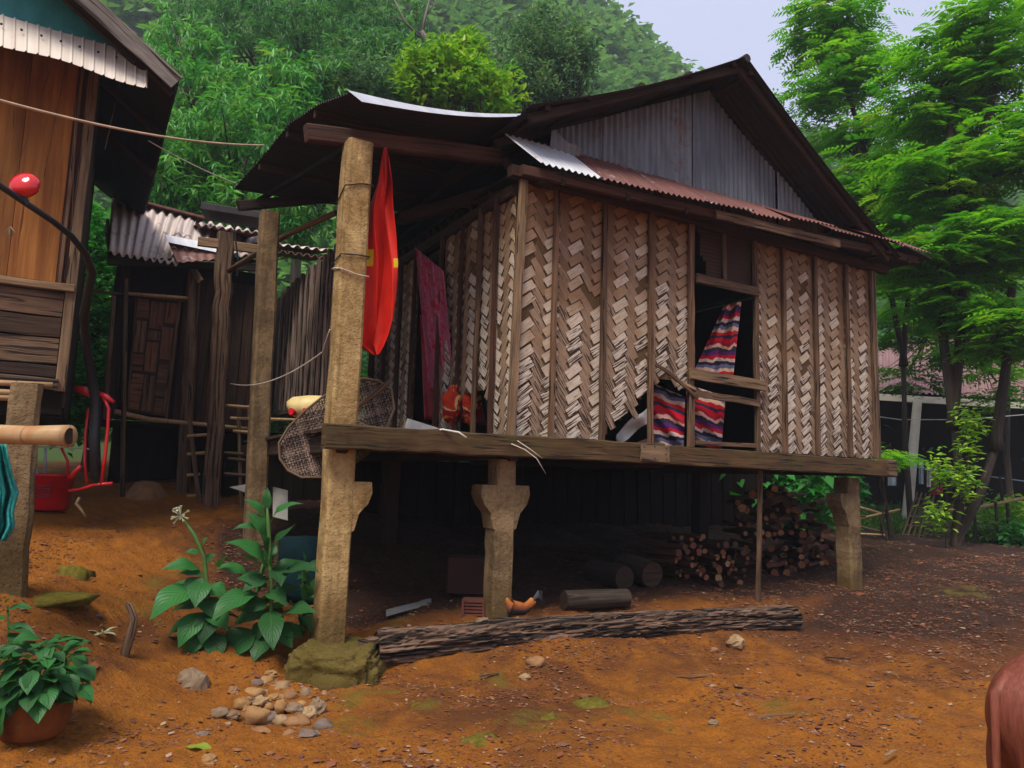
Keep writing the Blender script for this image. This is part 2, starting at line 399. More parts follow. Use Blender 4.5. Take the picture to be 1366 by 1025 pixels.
M['weaveback'] = mk_flat('bamboo_backing', (.10, .058, .03), .95, .1)

def mk_stripes(name, cols, n, skew=0.0, wob=.03, axis=1):
    m = NT(name); uv = m.tc.outputs['UV']; v = m.sep(uv, axis); w = m.noise(uv, 3, 3, .5)
    x = m.math('FRACT', m.math('MULTIPLY', m.math('ADD', v, m.math('MULTIPLY', w, wob)), n))
    st = [(i/len(cols), c) for i, c in enumerate(cols)]
    c = m.ramp(x, st, 'CONSTANT'); f = m.noise(uv, 60, 3, .6); c = m.mix(.3, c, m.ramp(f, [(.3, .2), (.7, 1)]), 'MULTIPLY')
    m.bump(f, .4, .003); return m.end(c, .95, 0, .1)
STR = [(.5, .01, .02), (.03, .03, .07), (.5, .015, .02), (.62, .4, .3), (.12, .13, .22), (.03, .02, .04), (.55, .42, .36), (.45, .01, .02), (.1, .02, .12), (.03, .03, .05), (.6, .33, .25), (.3, .01, .03)]
M['blanket'] = mk_stripes('striped_blanket', STR, 1.5, 0, .22)
M['orangecloth'] = mk_stripes('orange_print_cloth', [(.32, .02, .01), (.5, .14, .03), (.25, .01, .015), (.5, .3, .12), (.35, .03, .01)], 1.3, 0, 1.6)
M['flag'] = None
def mk_flag():
    m = NT('red_flag_cloth'); uv = m.tc.outputs['UV']; y = m.attr('star'); n = m.noise(uv, 5, 3, .5)
    c = m.mix(m.ramp(n, [(.3, 0), (.7, 1)]), (.52, .012, .006), (.70, .022, .008)); c = m.mix(m.ramp(y, [(.49, 0), (.51, 1)]), c, (.65, .42, .01))
    m.end(c, .65, 0, .25); t = m.n('ShaderNodeBsdfTranslucent'); m.L(c, t.inputs[0]); x = m.n('ShaderNodeMixShader'); x.inputs[0].default_value = .25
    m.L(m.b.outputs[0], x.inputs[1]); m.L(t.outputs[0], x.inputs[2]); m.L(x.outputs[0], m.o.inputs[0]); return m.m
M['flag'] = mk_flag()
def mk_curtain():
    m = NT('pink_printed_curtain'); uv = m.tc.outputs['UV']
    c = m.mix(m.ramp(m.noise(m.map(uv, (10, 1.5, 1)), 1, 3), [(.3, 0), (.7, 1)]), (.26, .05, .10), (.42, .11, .16))
    p = m.noise(m.map(uv, (1, 1, 1), (3, 1, 0)), 7, 2, .5); c = m.mix(m.ramp(p, [(.56, 0), (.6, .9)]), c, (.40, .005, .03))
    c = m.mix(m.ramp(m.noise(uv, 14, 2, .5), [(.64, 0), (.67, .6)]), c, (.5, .35, .3)); return m.end(c, .9, 0, .1)
M['curtain'] = mk_curtain()
def mk_bamboo():
    m = NT('bamboo_culm'); r = m.rand(); uv = m.tc.outputs['UV']
    c = m.mix(m.noise(m.map(uv, (3, 40, 1)), 1, 4, .6), (.50, .34, .18), (.30, .17, .07)); nd = m.math('FRACT', m.math('MULTIPLY', m.sep(uv, 0), 3.3))
    c = m.mix(m.ramp(nd, [(0, .7), (.05, 0), (.96, 0), (1, .7)]), c, (.12, .07, .03)); c = m.mix(m.ramp(m.noise(m.tc.outputs['Object'], 5, 4, .6), [(.5, 0), (.7, .7)]), c, (.33, .12, .03))
    return m.end(c, .55, 0, .3)
M['bamboo'] = mk_bamboo()
M['doorwood'] = wood('warm_door_bamboo', (.26, .12, .06), (.11, .045, .022))
M['rib'] = wood('bleached_rib', (.36, .27, .22), (.14, .09, .07), crack=.46)
M['bamboodark'] = wood('old_bamboo', (.22, .15, .09), (.09, .055, .03))
# ------------------------------------------------------------------ the ground: one sheet, path and yard near, rising to the wooded hill
CT = [(-1.0, 0, -.05), (1.5, 0, -.05), (4, 0, -.05), (-4, 0, -.05), (-2.4, 3.8, .0), (-1.2, 3.9, -.02), (.5, 3.6, -.05), (2.8, 4.1, 0), (5, 4, .02), (-1.6, 5.0, -.13), (-.7, 5.2, -.12), (.25, 5.8, -.10),
      (1.6, 6.2, -.10), (3.2, 7.4, -.09), (5, 7.4, .0), (7, 6.5, .15), (-2.9, 5.9, .14), (-2.5, 6.8, .28), (-2.3, 7.6, .4), (-1.42, 6.45, .02), (-1.35, 5.75, -.19), (-.8, 5.9, -.14), (-.6, 6.6, .06), (.3, 7.3, .15), (2.0, 8.4, .18), (4.2, 9.7, .24),
      (5.5, 9.5, .26), (7.5, 9.5, .33), (9, 13, .50), (6.6, 13.5, .57), (9.5, 16, .5), (11.5, 22, .55), (5, 20, .8), (-3.3, 6.7, .42), (-3.6, 5.5, .55), (-4.4, 5.2, .6), (-5, 8, .98), (-3.6, 7.8, .76), (-3, 8.6, .8), (-4.3, 8.9, .93),
      (-4.2, 10.2, 1.15), (-5.2, 10, 1.1), (-6, 12, 1.4), (-8, 8, 1.2), (-2.6, 10.5, 1.05), (-.5, 10.5, .55), (2, 11.5, .5), (0, 14, 1.1), (-10, 20, 2.2), (0, 25, 1.5), (12, 30, .8), (25, 15, .3), (25, 0, 0), (-20, 0, .5), (0, -15, 0), (-3.0, 4.6, .22), (-3.5, 3.6, .2)]
_P = np.array([(a, b) for a, b, c in CT]); _z = np.array([c for a, b, c in CT])
def _K(d): return np.sqrt(d*d+.25)
_D = np.linalg.norm(_P[:, None]-_P[None], axis=2); _w = np.linalg.solve(-_K(_D)+np.eye(len(CT))*.002, _z-.2)
HX = np.array([-300, -160, -76, -40, -4.8, 8, 17.5, 25, 40, 58, 80, 120, 300]); HZ = np.array([60, 100, 98, 92, 76, 68, 58, 52, 46, 44, 38, 34, 25])
def gzv(x, y):
    x = np.asarray(x, float); y = np.asarray(y, float)
    sh = x.shape; q = np.stack([x.ravel(), y.ravel()], 1); out = np.empty(len(q))
    for i in range(0, len(q), 20000):
        d = np.linalg.norm(q[i:i+20000, None]-_P[None], axis=2); out[i:i+20000] = .2-_K(d)@_w
    out = np.clip(out, -.4, 2.6).reshape(sh); far = np.clip((np.hypot(x, y)-24)/12, 0, 1); out = out*(1-far)+1.2*far
    az = np.where(y > 5, x/np.maximum(y, 5)*112, np.sign(x)*300); h = np.interp(az, HX, HZ)
    t = np.clip((y-34)/78, 0, 1); return out+h*(t*t*(3-2*t))**.8
def gz(x, y): return float(gzv(np.array([x]), np.array([y]))[0])

def micro(x, y):
    p = Vector((x, y, 0)); return .055*mnoise.fractal(p*1.1, .9, 2, 4)*min(1, (y-1.5)/2)+.026*mnoise.fractal(p*5, .75, 2, 4)+.010*mnoise.fractal(p*13, .8, 2, 2)
def mk_ground():
    m = NT('laterite_ground'); o = m.tc.outputs['Object']
    n1 = m.noise(o, .7, 6, .6); n2 = m.noise(o, 4.5, 6, .68); n3 = m.noise(o, 38, 4, .7); n4 = m.noise(o, 1.9, 5, .65, .7)
    c = m.mix(m.ramp(n2, [(.3, 0), (.7, 1)]), (.24, .073, .004), (.34, .118, .006))
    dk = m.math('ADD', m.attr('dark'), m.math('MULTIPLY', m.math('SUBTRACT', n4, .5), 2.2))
    c = m.mix(m.ramp(dk, [(.2, 0), (.8, .9)]), c, (.095, .030, .006)); c = m.mix(m.ramp(m.attr('dark'), [(.85, 0), (1.0, .9)]), c, (.022, .010, .006))  # strongest mask values turn near-black: undercroft shade put into the soil colour
    c = m.mix(m.ramp(n3, [(.46, 0), (.7, .55)]), c, (.10, .03, .01))
    ms = m.math('ADD', m.attr('moss'), m.math('MULTIPLY', m.math('SUBTRACT', n2, .5), 3.2)); c = m.mix(m.ramp(ms, [(.55, 0), (1.0, .75)]), c, (.12, .09, .009))
    c = m.mix(m.ramp(m.math('ADD', m.attr('green'), m.math('MULTIPLY', m.math('SUBTRACT', n1, .5), .8)), [(.35, 0), (.65, 1)]), c, (.05, .085, .02))
    n5 = m.noise(o, 90, 3, .7)
    m.bump(m.math('ADD', m.math('ADD', n2, m.math('MULTIPLY', n3, .5)), m.math('MULTIPLY', n5, .25)), 1.0, .05)
    return m.end(c, m.ramp(n4, [(.3, .6), (.7, .92)]), 0, .25)
M['ground'] = mk_ground()
def axis(a, b, st, far):
    c = list(np.arange(a, b, st)); s = st; x = b
    while x < far: c.append(x); s *= 1.12; x += min(s, 9)
    s = st; x = a-st
    while x > -far: c.insert(0, x); s *= 1.12; x -= min(s, 9)
    return np.array(c)
gx = axis(-4.6, 6.2, .036, 420); gy = axis(3.0, 10, .036, 420)
MOSS = [(-3.1, 6.3, .35), (-3.2, 6.9, .3), (-3.0, 7.3, .25), (-.95, 4.85, .35), (.2, 5.0, .3), (.9, 5.15, .35), (-1.0, 5.6, .35), (.0, 6.0, .3), (-.9, 6.75, .4), (-.2, 7.1, .35), (5.6, 9.3, .5), (2.0, 5.5, .3), (-.5, 5.3, .25)]
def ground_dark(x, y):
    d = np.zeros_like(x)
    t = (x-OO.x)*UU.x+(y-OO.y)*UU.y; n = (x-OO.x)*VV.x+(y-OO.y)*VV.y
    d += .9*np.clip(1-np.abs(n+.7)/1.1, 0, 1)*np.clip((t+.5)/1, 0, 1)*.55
    d += .8*np.exp(-(((x+2.6)/.5)**2+((y-7)/1.5)**2)); d += .7*np.exp(-(((x+3.2)/.9)**2+((y-8.2)/.9)**2)); d += 1.1*np.clip((n+.1)/.7, 0, 1)*np.clip((t+.6), 0, 1)*np.clip((8.5-t), 0, 1)  # last term paints the shade under the house into the ground
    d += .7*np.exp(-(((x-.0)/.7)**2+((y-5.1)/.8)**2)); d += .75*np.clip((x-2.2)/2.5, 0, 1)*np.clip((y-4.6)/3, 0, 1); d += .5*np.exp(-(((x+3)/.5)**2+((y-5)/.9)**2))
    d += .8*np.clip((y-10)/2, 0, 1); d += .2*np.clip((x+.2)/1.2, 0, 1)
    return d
def build_ground():
    X, Y = np.meshgrid(gx, gy); Z = gzv(X, Y); nx, ny = len(gx), len(gy)
    V = np.stack([X.ravel(), Y.ravel(), Z.ravel()], 1); near = (np.abs(V[:, 0]) < 9) & (V[:, 1] > 1.5) & (V[:, 1] < 16)
    for i in np.nonzero(near)[0]:
        x, y, z = V[i]; p = Vector((x, y, 0))
        V[i, 2] += micro(x, y)
    mo = np.zeros(len(V))
    for (a, b, r) in MOSS: mo = np.maximum(mo, .8*np.exp(-((V[:, 0]-a)**2+(V[:, 1]-b)**2)/(r*r)))
    V[:, 2] += np.clip(mo-.4, 0, 1)*.04
    # the small cut bank in front of the log
    gr = np.clip((V[:, 1]-15)/5, 0, 1)*np.clip(1.2-np.exp(-((V[:, 0]-10)**2+(V[:, 1]-20)**2)/30), 0, 1)
    gr = np.maximum(gr, np.clip((-V[:, 0]-6.5)/2, 0, 1)*.8)
    i = (np.arange(ny-1)[:, None]*nx+np.arange(nx-1)[None]).ravel(); Fq = np.stack([i, i+1, i+nx+1, i+nx], 1)
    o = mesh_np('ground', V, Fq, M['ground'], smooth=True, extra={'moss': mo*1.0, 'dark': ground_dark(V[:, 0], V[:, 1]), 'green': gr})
    tag(o, kind='structure')
    return o
build_ground()

# ------------------------------------------------------------------ leaf makers (numpy)
def rotm(n, tilt_lo, tilt_hi):
    """n random leaf frames: direction along leaf (D), side (Sd), normal (N)"""
    az = np.random.uniform(0, 2*np.pi, n); el = np.random.uniform(tilt_lo, tilt_hi, n)
    D = np.stack([np.cos(az)*np.cos(el), np.sin(az)*np.cos(el), np.sin(el)], 1)
    up = np.tile([0, 0, 1.], (n, 1)) + np.random.normal(0, .35, (n, 3)); Sd = np.cross(D, up); Sd /= np.linalg.norm(Sd, axis=1)[:, None]
    return D, Sd, np.cross(Sd, D)
def blades(P, D, Sd, N, L, Wd, droop=.15, fold=.12):
    """each leaf = 2 triangles-as-quads: base, side, tip, side"""
    n = len(P); L = np.asarray(L).reshape(-1, 1); Wd = np.asarray(Wd).reshape(-1, 1)
    mid = P+D*L*.45; tip = P+D*L-N*L*droop
    V = np.stack([P, mid+Sd*Wd*.5+N*L*fold*.5, tip, mid-Sd*Wd*.5+N*L*fold*.5], 1).reshape(-1, 3)
    i = np.arange(n)*4; Fq = np.stack([np.stack([i, i+1, i+2], 1), np.stack([i, i+2, i+3], 1)], 1).reshape(-1, 3)
    return V, Fq
def leaf_whorls(C, k, L, W, tilt=(-1.2, .1), spread=.05):
    n = len(C); P = np.repeat(C, k, 0)+np.random.normal(0, spread, (n*k, 3)); D, Sd, N = rotm(n*k, *tilt)
    s = np.random.uniform(.6, 1.25, n*k); V, Fq = blades(P, D, Sd, N, L*s, W*s); rn = np.repeat(np.clip(np.repeat(np.random.beta(1.4, 1.8, n), k)+np.random.normal(0, .12, n*k), 0, 1), 2)
    return V, Fq, rn
def fronds(C, L, k, ll, lw, az=None, droop=.35):
    """pinnate fronds lying nearly level: k pairs of leaflets each"""
    n = len(C); az = np.random.uniform(0, 2*np.pi, n) if az is None else az
    el = np.random.uniform(-.25, .3, n); D = np.stack([np.cos(az)*np.cos(el), np.sin(az)*np.cos(el), np.sin(el)], 1)
    up = np.tile([0, 0, 1.], (n, 1))+np.random.normal(0, .18, (n, 3)); Sd = np.cross(D, up); Sd /= np.linalg.norm(Sd, axis=1)[:, None]; N = np.cross(Sd, D)
    Ls = L*np.random.uniform(.6, 1.2, n); PP = []; DD = []; SS = []; NN = []; w = []
    rr = np.clip(np.random.beta(1.5, 1.6, n), 0, 1); RN = []
    for j in range(k):
        t = (j+1)/k
        for sg in (-1, 1):
            PP.append(C+D*(Ls*t)[:, None]-N*(Ls*droop*t*t)[:, None]); d = Sd*sg*.9+D*.45-N*.2; d /= np.linalg.norm(d, axis=1)[:, None]
            DD.append(d); s = np.cross(d, N); s /= np.linalg.norm(s, axis=1)[:, None]; SS.append(s); NN.append(np.cross(s, d)); w.append(np.full(n, math.sin(math.pi*(.15+.75*t))**.5)); RN.append(rr+np.random.normal(0, .08, n))
    P = np.concatenate(PP); w = np.concatenate(w); V, Fq = blades(P, np.concatenate(DD), np.concatenate(SS), np.concatenate(NN), ll*w, lw*w, .1, .05)
    return V, Fq, np.repeat(np.clip(np.concatenate(RN), 0, 1), 2)
def join(parts):
    V = []; Fq = []; R = []; b = 0
    for v, f, r in parts: V.append(v); Fq.append(f+b); R.append(r); b += len(v)
    return np.concatenate(V), np.concatenate(Fq), np.concatenate(R)
def in_lobe(c, r, n, shell=.45):
    d = np.random.normal(0, 1, (n, 3)); d /= np.linalg.norm(d, axis=1)[:, None]; q = np.random.uniform(shell, 1, (n, 1))**.6
    return np.array(c)+d*q*np.array(r)*(1+.18*np.sin(d[:, :1]*7+d[:, 2:]*5))

# ------------------------------------------------------------------ the wooded hill
def build_hill():
    parts = []; n = 0
    while n < 900:
        a = rnd(-.75, .95); y = rnd(40, 116); x = a*y
        if a > .35 and random.random() < .55: continue
        n += 1; z = gz(x, y); r = rnd(2.2, 4.6)*(.7+y/160); m = int(150*(1.2 if a < .2 else .6))
        C = in_lobe((x, y, z+r*.6), (r, r, r*.85), m, .8); C = C[C[:, 2] > z]
        V, Fq, rn = leaf_whorls(C, 4, .75+y/160, .5+y/260, (-.6, .6), .35)
        rn = np.clip(rn*.6+random.random()*.45, 0, 1); parts.append((V, Fq, rn))
    V, Fq, rn = join(parts); o = mesh_np('hill_forest', V, Fq, M['hillleaf'], rn=rn)
    tag(o, 'dense pale green forest covering the hillside behind the stilt house', 'forest', kind='stuff')
build_hill()

# ------------------------------------------------------------------ trees
def crown_tree(name, label, base, lobes, leaf, mat, trunk_r=.12, stems=1, clumps=None, group=None, forks=None, trunk_mat='trunk', cat='tree'):
    """lobes: [(centre, radii, number of clumps)] in world space"""
    base = Vector(base); t = thing(name, label, cat, base, 0, group)
    allC = []; tr = MB()
    hub = base+Vector((0, 0, (Vector(lobes[0][0]).z-base.z)*.45))
    starts = forks or [(base, hub)]
    for (b, h) in starts:
        b = Vector(b); h = Vector(h); mid = (b+h)/2+Vector((rnd(-.12, .12), rnd(-.12, .12), 0))
        tr.tube([b-Vector((0, 0, .15)), b+Vector((0, 0, .1)), mid, h], [trunk_r*1.5, trunk_r*1.1, trunk_r*.9, trunk_r*.7], 8, jit=.08)
    br = MB()
    for (c, r, k) in lobes:
        C = in_lobe(c, r, k, .25); allC.append(C); c = Vector(c)
        h = min((Vector(s[1]) for s in starts), key=lambda q: (q-c).length)
        m = (h+c)/2+Vector((rnd(-.2, .2), rnd(-.2, .2), -.15)); br.tube([h, m, c], [trunk_r*.65, trunk_r*.45, trunk_r*.22], 6)
        for q in C[::max(1, k//14)]:
            q = Vector(q); s = m.lerp(c, rnd(.1, .9)); br.tube([s, s.lerp(q, .5)+Vector((0, 0, rnd(-.1, .15))), q], [trunk_r*.2, trunk_r*.13, trunk_r*.05], 4)
    tr.build('trunk', M[trunk_mat], t, smooth=True); br.build('branches', M[trunk_mat], t, smooth=True, kind='stuff')
    C = np.concatenate(allC); V, Fq, rn = leaf(C)
    mesh_np('crown', V-np.array(base), Fq, M[mat], t, rn=rn)
    return t
def L_(px, py, Y, r, k): 
    p = at(px, py, Y); s = Y/FP
    return (tuple(p), (r[0]*s, r[1]*s if len(r) > 2 else r[0]*s, (r[2] if len(r) > 2 else r[1])*s), k)

mango = lambda C: leaf_whorls(C, 11, .27, .055, (-1.3, .25), .05)
small = lambda C: leaf_whorls(C, 16, .14, .06, (-.9, .7), .12)
broad = lambda C: leaf_whorls(C, 10, .13, .075, (-.7, .5), .08)
crown_tree('mango_tree', 'bright green mango tree with drooping leaves between the two house roofs', (*at(300, 560, 15).xy, 1.5),
    [L_(330, 200, 15, (120, 80), 420), L_(230, 235, 14.5, (85, 75), 330), L_(400, 130, 15.5, (80, 60), 240), L_(260, 130, 16, (90, 60), 260), L_(250, 60, 17, (60, 45), 120), L_(330, 290, 15, (120, 50), 260)], mango, 'mango', .16)
crown_tree('mango_tree', 'tall grey-green tree rising behind the bright mango tree, darker and hazier', (*at(380, 560, 20).xy, 1.6),
    [L_(330, 40, 21, (100, 75), 380), L_(420, 60, 20, (100, 85), 460), L_(510, 100, 19, (90, 60), 360), L_(490, 30, 21, (80, 45), 200), L_(400, 150, 19, (90, 50), 200)], mango, 'mangodeep', .2)
crown_tree('dark_tree', 'dark blue-green small-leaved tree right above the ridge of the porch roof', (*at(500, 560, 16).xy, 1.5),
    [L_(490, 120, 16, (75, 42), 330), L_(440, 140, 16, (60, 40), 200), L_(560, 140, 16.5, (60, 40), 200)], small, 'greygreen', .14)
crown_tree('lime_tree', 'yellow-lime leaved tree standing out above the middle of the porch roof', (*at(610, 560, 15).xy, 1.3),
    [L_(600, 100, 15, (55, 50), 260), L_(650, 125, 15, (50, 38), 200), L_(560, 105, 15, (38, 45), 120), L_(630, 65, 15, (22, 25), 50)],
    lambda C: leaf_whorls(C, 12, .17, .075, (-.2, 1.3), .06), 'lime', .1)
crown_tree('round_tree', 'round grey-green tree against the pale sky beside the gable', (*at(720, 560, 19).xy, 1.2),
    [L_(725, 80, 19, (70, 55), 420), L_(700, 125, 19, (75, 40), 300), L_(765, 60, 19, (30, 40), 90), L_(728, 20, 19, (18, 22), 34), L_(780, 100, 19, (18, 30), 40)],
    lambda C: leaf_whorls(C, 12, .17, .07, (-1, .8), .12), 'greygreen', .14)
def bare_tree():
    b = at(575, 400, 15.5); t = thing('bare_tree', 'bare forked branches poking out above the lime coloured tree', 'tree', b); m = MB(); br = MB()
    m.tube([b, at(570, 200, 15.5), at(572, 60, 15.5), at(563, 42, 15.5)], [.09, .07, .05, .045], 7)
    br.tube([at(563, 42, 15.5), at(568, 20, 15.6), at(575, -8, 15.7)], [.04, .03, .02], 6); br.tube([at(560, 50, 15.5), at(540, 30, 15.4), at(524, -5, 15.3)], [.035, .025, .015], 6)
    br.tube([at(540, 30, 15.4), at(528, 24, 15.3), at(512, 20, 15.2)], [.02, .014, .008], 5); br.tube([at(569, 20, 15.6), at(580, 5, 15.6), at(586, -8, 15.6)], [.02, .014, .008], 5)
    m.build('trunk', M['barge'], t, smooth=True); br.build('branches', M['barge'], t, smooth=True, kind='stuff')
bare_tree()
crown_tree('leafy_bush', 'glossy green bush filling the gap between the plank house and the bamboo hut', (*at(110, 640, 11.5).xy, 1.15),
    [L_(115, 330, 12, (55, 60), 240), L_(110, 420, 11.8, (55, 70), 320), L_(105, 510, 11.5, (60, 55), 300), L_(85, 555, 11.2, (45, 28), 110)], broad, 'bush', .07, cat='bush')
crown_tree('leafy_bush', 'dark green shrub glimpsed between the timber posts behind the bamboo hut', (*at(330, 600, 14).xy, 1.3),
    [L_(330, 470, 14, (50, 70), 160), L_(300, 420, 14, (60, 60), 140)], broad, 'bush', .06, cat='bush')

# right-hand trees: tiers of feathery fronds
def tiers(C, L=.42, k6=5, ll=.19, lw=.062):
    parts = []
    for c in C:
        k = random.randint(9, 17); az = np.random.uniform(0, 2*np.pi, k); q = np.sqrt(np.random.uniform(0, 1, k))*rnd(.25, .5)
        P = np.array(c)+np.stack([np.cos(az)*q, np.sin(az)*q, np.random.normal(0, .035, k)-q*.22], 1)
        v, f, r = fronds(P, L, k6, ll, lw, az+np.random.normal(0, .4, k)); r = np.clip(r*.45+random.random()**1.5*.7, 0, 1); parts.append((v, f, r))
    return join(parts)
def T2(label, base, lobes, forks, r):
    return crown_tree('feathery_tree', label, base, [(a, b, int(c*.85)) for a, b, c in lobes], tiers, 'pinnate', r, forks=forks, group='feathery trees on the right')
bx = at(1275, 722, 13); bA = Vector((bx.x, bx.y, gz(bx.x, bx.y)))
def sub(px, py, Y): return at(px, py, Y)
T2('nearest feathery tree with dark forked stems and layered fronds at the right edge', bA,
   [L_(1250, 110, 13.5, (80, 55, 80), 60), L_(1320, 60, 13, (70, 60, 70), 60), L_(1350, 190, 12.5, (60, 60, 55), 46), L_(1260, 240, 13, (80, 50, 45), 50), L_(1330, 320, 12.5, (80, 60, 50), 62), L_(1230, 340, 13, (60, 60, 38), 42),
    L_(1350, 430, 12.5, (70, 60, 45), 44), L_(1270, 400, 13, (60, 50, 35), 32), L_(1300, 160, 14, (60, 50, 45), 34)],
   [(bA, sub(1272, 560, 13)), (sub(1272, 560, 13), sub(1250, 360, 13)), (sub(1272, 560, 13), sub(1282, 300, 13)), (bA, sub(1330, 590, 12.7)), (sub(1330, 590, 12.7), sub(1350, 380, 12.6)), (sub(1282, 300, 13), sub(1270, 100, 13.3)), (sub(1282, 300, 13), sub(1330, 100, 13))], .085)
b2 = at(1215, 690, 16); b2.z = gz(b2.x, b2.y)
T2('slim feathery tree whose crown stands behind the right roof slope against the sky', b2,
   [L_(1110, 30, 16, (60, 60, 45), 52), L_(1130, 100, 16, (55, 60, 38), 44), L_(1080, 130, 16, (40, 50, 30), 14), L_(1140, 175, 16, (50, 50, 22), 24), L_(1160, 225, 15.5, (60, 50, 28), 34), L_(1130, 265, 15.5, (40, 50, 20), 14),
    L_(1190, 270, 15.5, (50, 50, 34), 34), L_(1200, 350, 15, (50, 50, 35), 36), L_(1180, 310, 15.5, (40, 40, 25), 20)],
   [(b2, sub(1205, 480, 16)), (sub(1205, 480, 16), sub(1165, 260, 16)), (sub(1165, 260, 16), sub(1120, 90, 16)), (sub(1205, 480, 16), sub(1230, 300, 16))], .065)
b3 = at(1350, 700, 20); b3.z = gz(b3.x, b3.y)
T2('farther feathery tree seen as a dark mass through gaps behind the right edge', b3,
   [L_(1300, 380, 19, (120, 60, 50), 60), L_(1240, 420, 18, (60, 50, 36), 34), L_(1340, 470, 19, (70, 60, 26), 24), L_(1230, 180, 19, (50, 50, 50), 24), L_(1200, 440, 18, (30, 40, 20), 12), L_(1210, 500, 17, (34, 30, 22), 9), L_(1330, 510, 17, (44, 30, 26), 14), L_(1290, 470, 16, (50, 40, 22), 16)],
   [(b3, sub(1345, 500, 20)), (sub(1345, 500, 20), sub(1310, 330, 19)), (sub(1345, 500, 20), sub(1240, 380, 19))], .09)
# ------------------------------------------------------------------ THE STILT HOUSE (local frame: x along the front, y into the house, z up)
house = thing('stilt_house', 'old wooden stilt house with woven bamboo walls, rusty tin skirt roof and grey tin gable', 'house', OO, R_(30))
FZ, TZ = 1.86, 4.43
def hb(name, mb, mat, kind=None, smooth=False, parent=None, label=None, thick=None):
    o = mb.build(name, M[mat], parent or house, off=(0, 0, 0), smooth=smooth, kind=kind, thick=thick)
    if label: o['label'] = label
    return o
# concrete posts
def post(t, n, z0, z1, w, corbels=(), mat='concrete', label=None, lean=0, seg=14, jit=.006):
    m = MB(); m.beam((t-lean, n, z0), (t, n, z1), w, w, up=(0, 1, 0), seg=seg, jit=jit, ch=.09)
    o = hb('concrete_post' if mat != 'wooddark' else 'stilt_post', m, mat, label=label)
    for sg in corbels:
        c = MB(); prof = [(w*.4, 1.42), (w*.5+.15, 1.42), (w*.5+.16, 1.33), (w*.5+.12, 1.24), (w*.5+.05, 1.16), (w*.5+.015, 1.02), (w*.4, 1.0)]
        b = len(c.v); d = w*.47
        for yy in (-d, d):
            for (a, z) in prof: c.v.append(Vector((t+sg*a+rnd(-.005, .005), n+yy, z-.02)))
        k = len(prof); c.f.append(tuple(b+i for i in range(k))); c.uv += [(a, z) for a, z in prof]; c.r.append(.5)
        c.f.append(tuple(b+k+i for i in range(k))[::-1]); c.uv += [(a, z) for a, z in prof][::-1]; c.r.append(.5)
        for i in range(k):
            j = (i+1) % k; c.face((b+i, b+k+i, b+k+j, b+j), [(0, 0), (.2, 0), (.2, .1), (0, .1)], .5)
        hb('corbel', c, mat, parent=o)
    return o
post(0, .03, -.12, 4.36, .225, (1,), label='tall tan concrete post at the front corner of the porch', lean=0)
post(1.58, .06, .1, 1.64, .21, (-1, 1), 'concretegrey', label='short concrete post with a flared head under the front beam')
post(6.75, .1, .15, 1.60, .23, (-1,), 'concretegrey')
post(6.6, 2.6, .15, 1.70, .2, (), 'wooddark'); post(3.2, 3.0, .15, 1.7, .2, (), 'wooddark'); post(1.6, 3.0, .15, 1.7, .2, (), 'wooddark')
p2 = hat(360, 285, 8.3); p2b = hat(340, 720, 8.3)
m = MB(); m.beam((p2b.x, p2b.y, .3), (p2.x, p2.y, p2.z), .21, .21, up=(0, 1, 0), seg=12, jit=.006); hb('concrete_post', m, 'concretegrey', label='second porch post, greyer, behind the flag post')
# floor beams and floor
m = MB(); m.beam((-.2, -.17, 1.762), (3.35, -.17, 1.762), .13, .205, seg=22, jit=.007, ch=.1); hb('floor_beam', m, 'woodbeam', label='long rough floor beam under the porch and front wall')
m = MB(); m.beam((3.355, -.16, 1.757), (7.12, -.16, 1.735), .12, .2, seg=16, jit=.005, ch=.08); hb('floor_beam', m, 'woodbeam')
m = MB(); m.beam((7.125, -.17, 1.74), (7.3, -.17, 1.74), .15, .22, seg=2, jit=.004); hb('beam_end_block', m, 'plank')
m = MB(); m.beam((3.02, -.245, 1.76), (3.40, -.245, 1.762), .012, .17, ch=.05, jit=.002, seg=2)
o = hb('splice_plate', m, 'woodlight', label='pale patch plate nailed over the beam joint')
for (a, z) in ((3.06, 1.82), (3.06, 1.70), (3.2, 1.83), (3.2, 1.71), (3.36, 1.82), (3.35, 1.76), (3.36, 1.70)):
    m = MB(); m.tube([(a, -.254, z), (a, -.246, z)], .008, 6); hb('nail', m, 'black', parent=o)
m = MB()
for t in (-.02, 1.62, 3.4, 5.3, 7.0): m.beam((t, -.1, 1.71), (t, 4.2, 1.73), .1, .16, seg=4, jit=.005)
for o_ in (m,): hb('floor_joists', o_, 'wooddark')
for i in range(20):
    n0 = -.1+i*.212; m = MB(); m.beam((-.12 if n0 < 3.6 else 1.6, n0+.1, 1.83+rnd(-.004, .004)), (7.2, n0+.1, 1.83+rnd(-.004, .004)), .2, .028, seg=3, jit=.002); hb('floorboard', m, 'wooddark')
# corner posts and battens of the front wall
BT = [1.66, 2.07, 2.68, 3.31, 3.90, 4.94, 5.44, 6.03, 6.65, 7.22]
for i, t in enumerate(BT):
    m = MB(); w = (.085, .05, .055, .055, .075, .06, .05, .055, .055, .09)[i]
    off = -.05 if i else -.075
    m.beam((t-rnd(0, .03) - (.04 if i == 0 else 0), off, FZ+.005), (t, off, TZ), w, .05, up=(0, 1, 0), seg=12, jit=.004, ch=.1)
    hb('batten', m, 'woodlight' if i in (0,) else ('plank' if i == 9 else 'wood'), label='pale peeling corner batten at the porch end' if i == 0 else None)
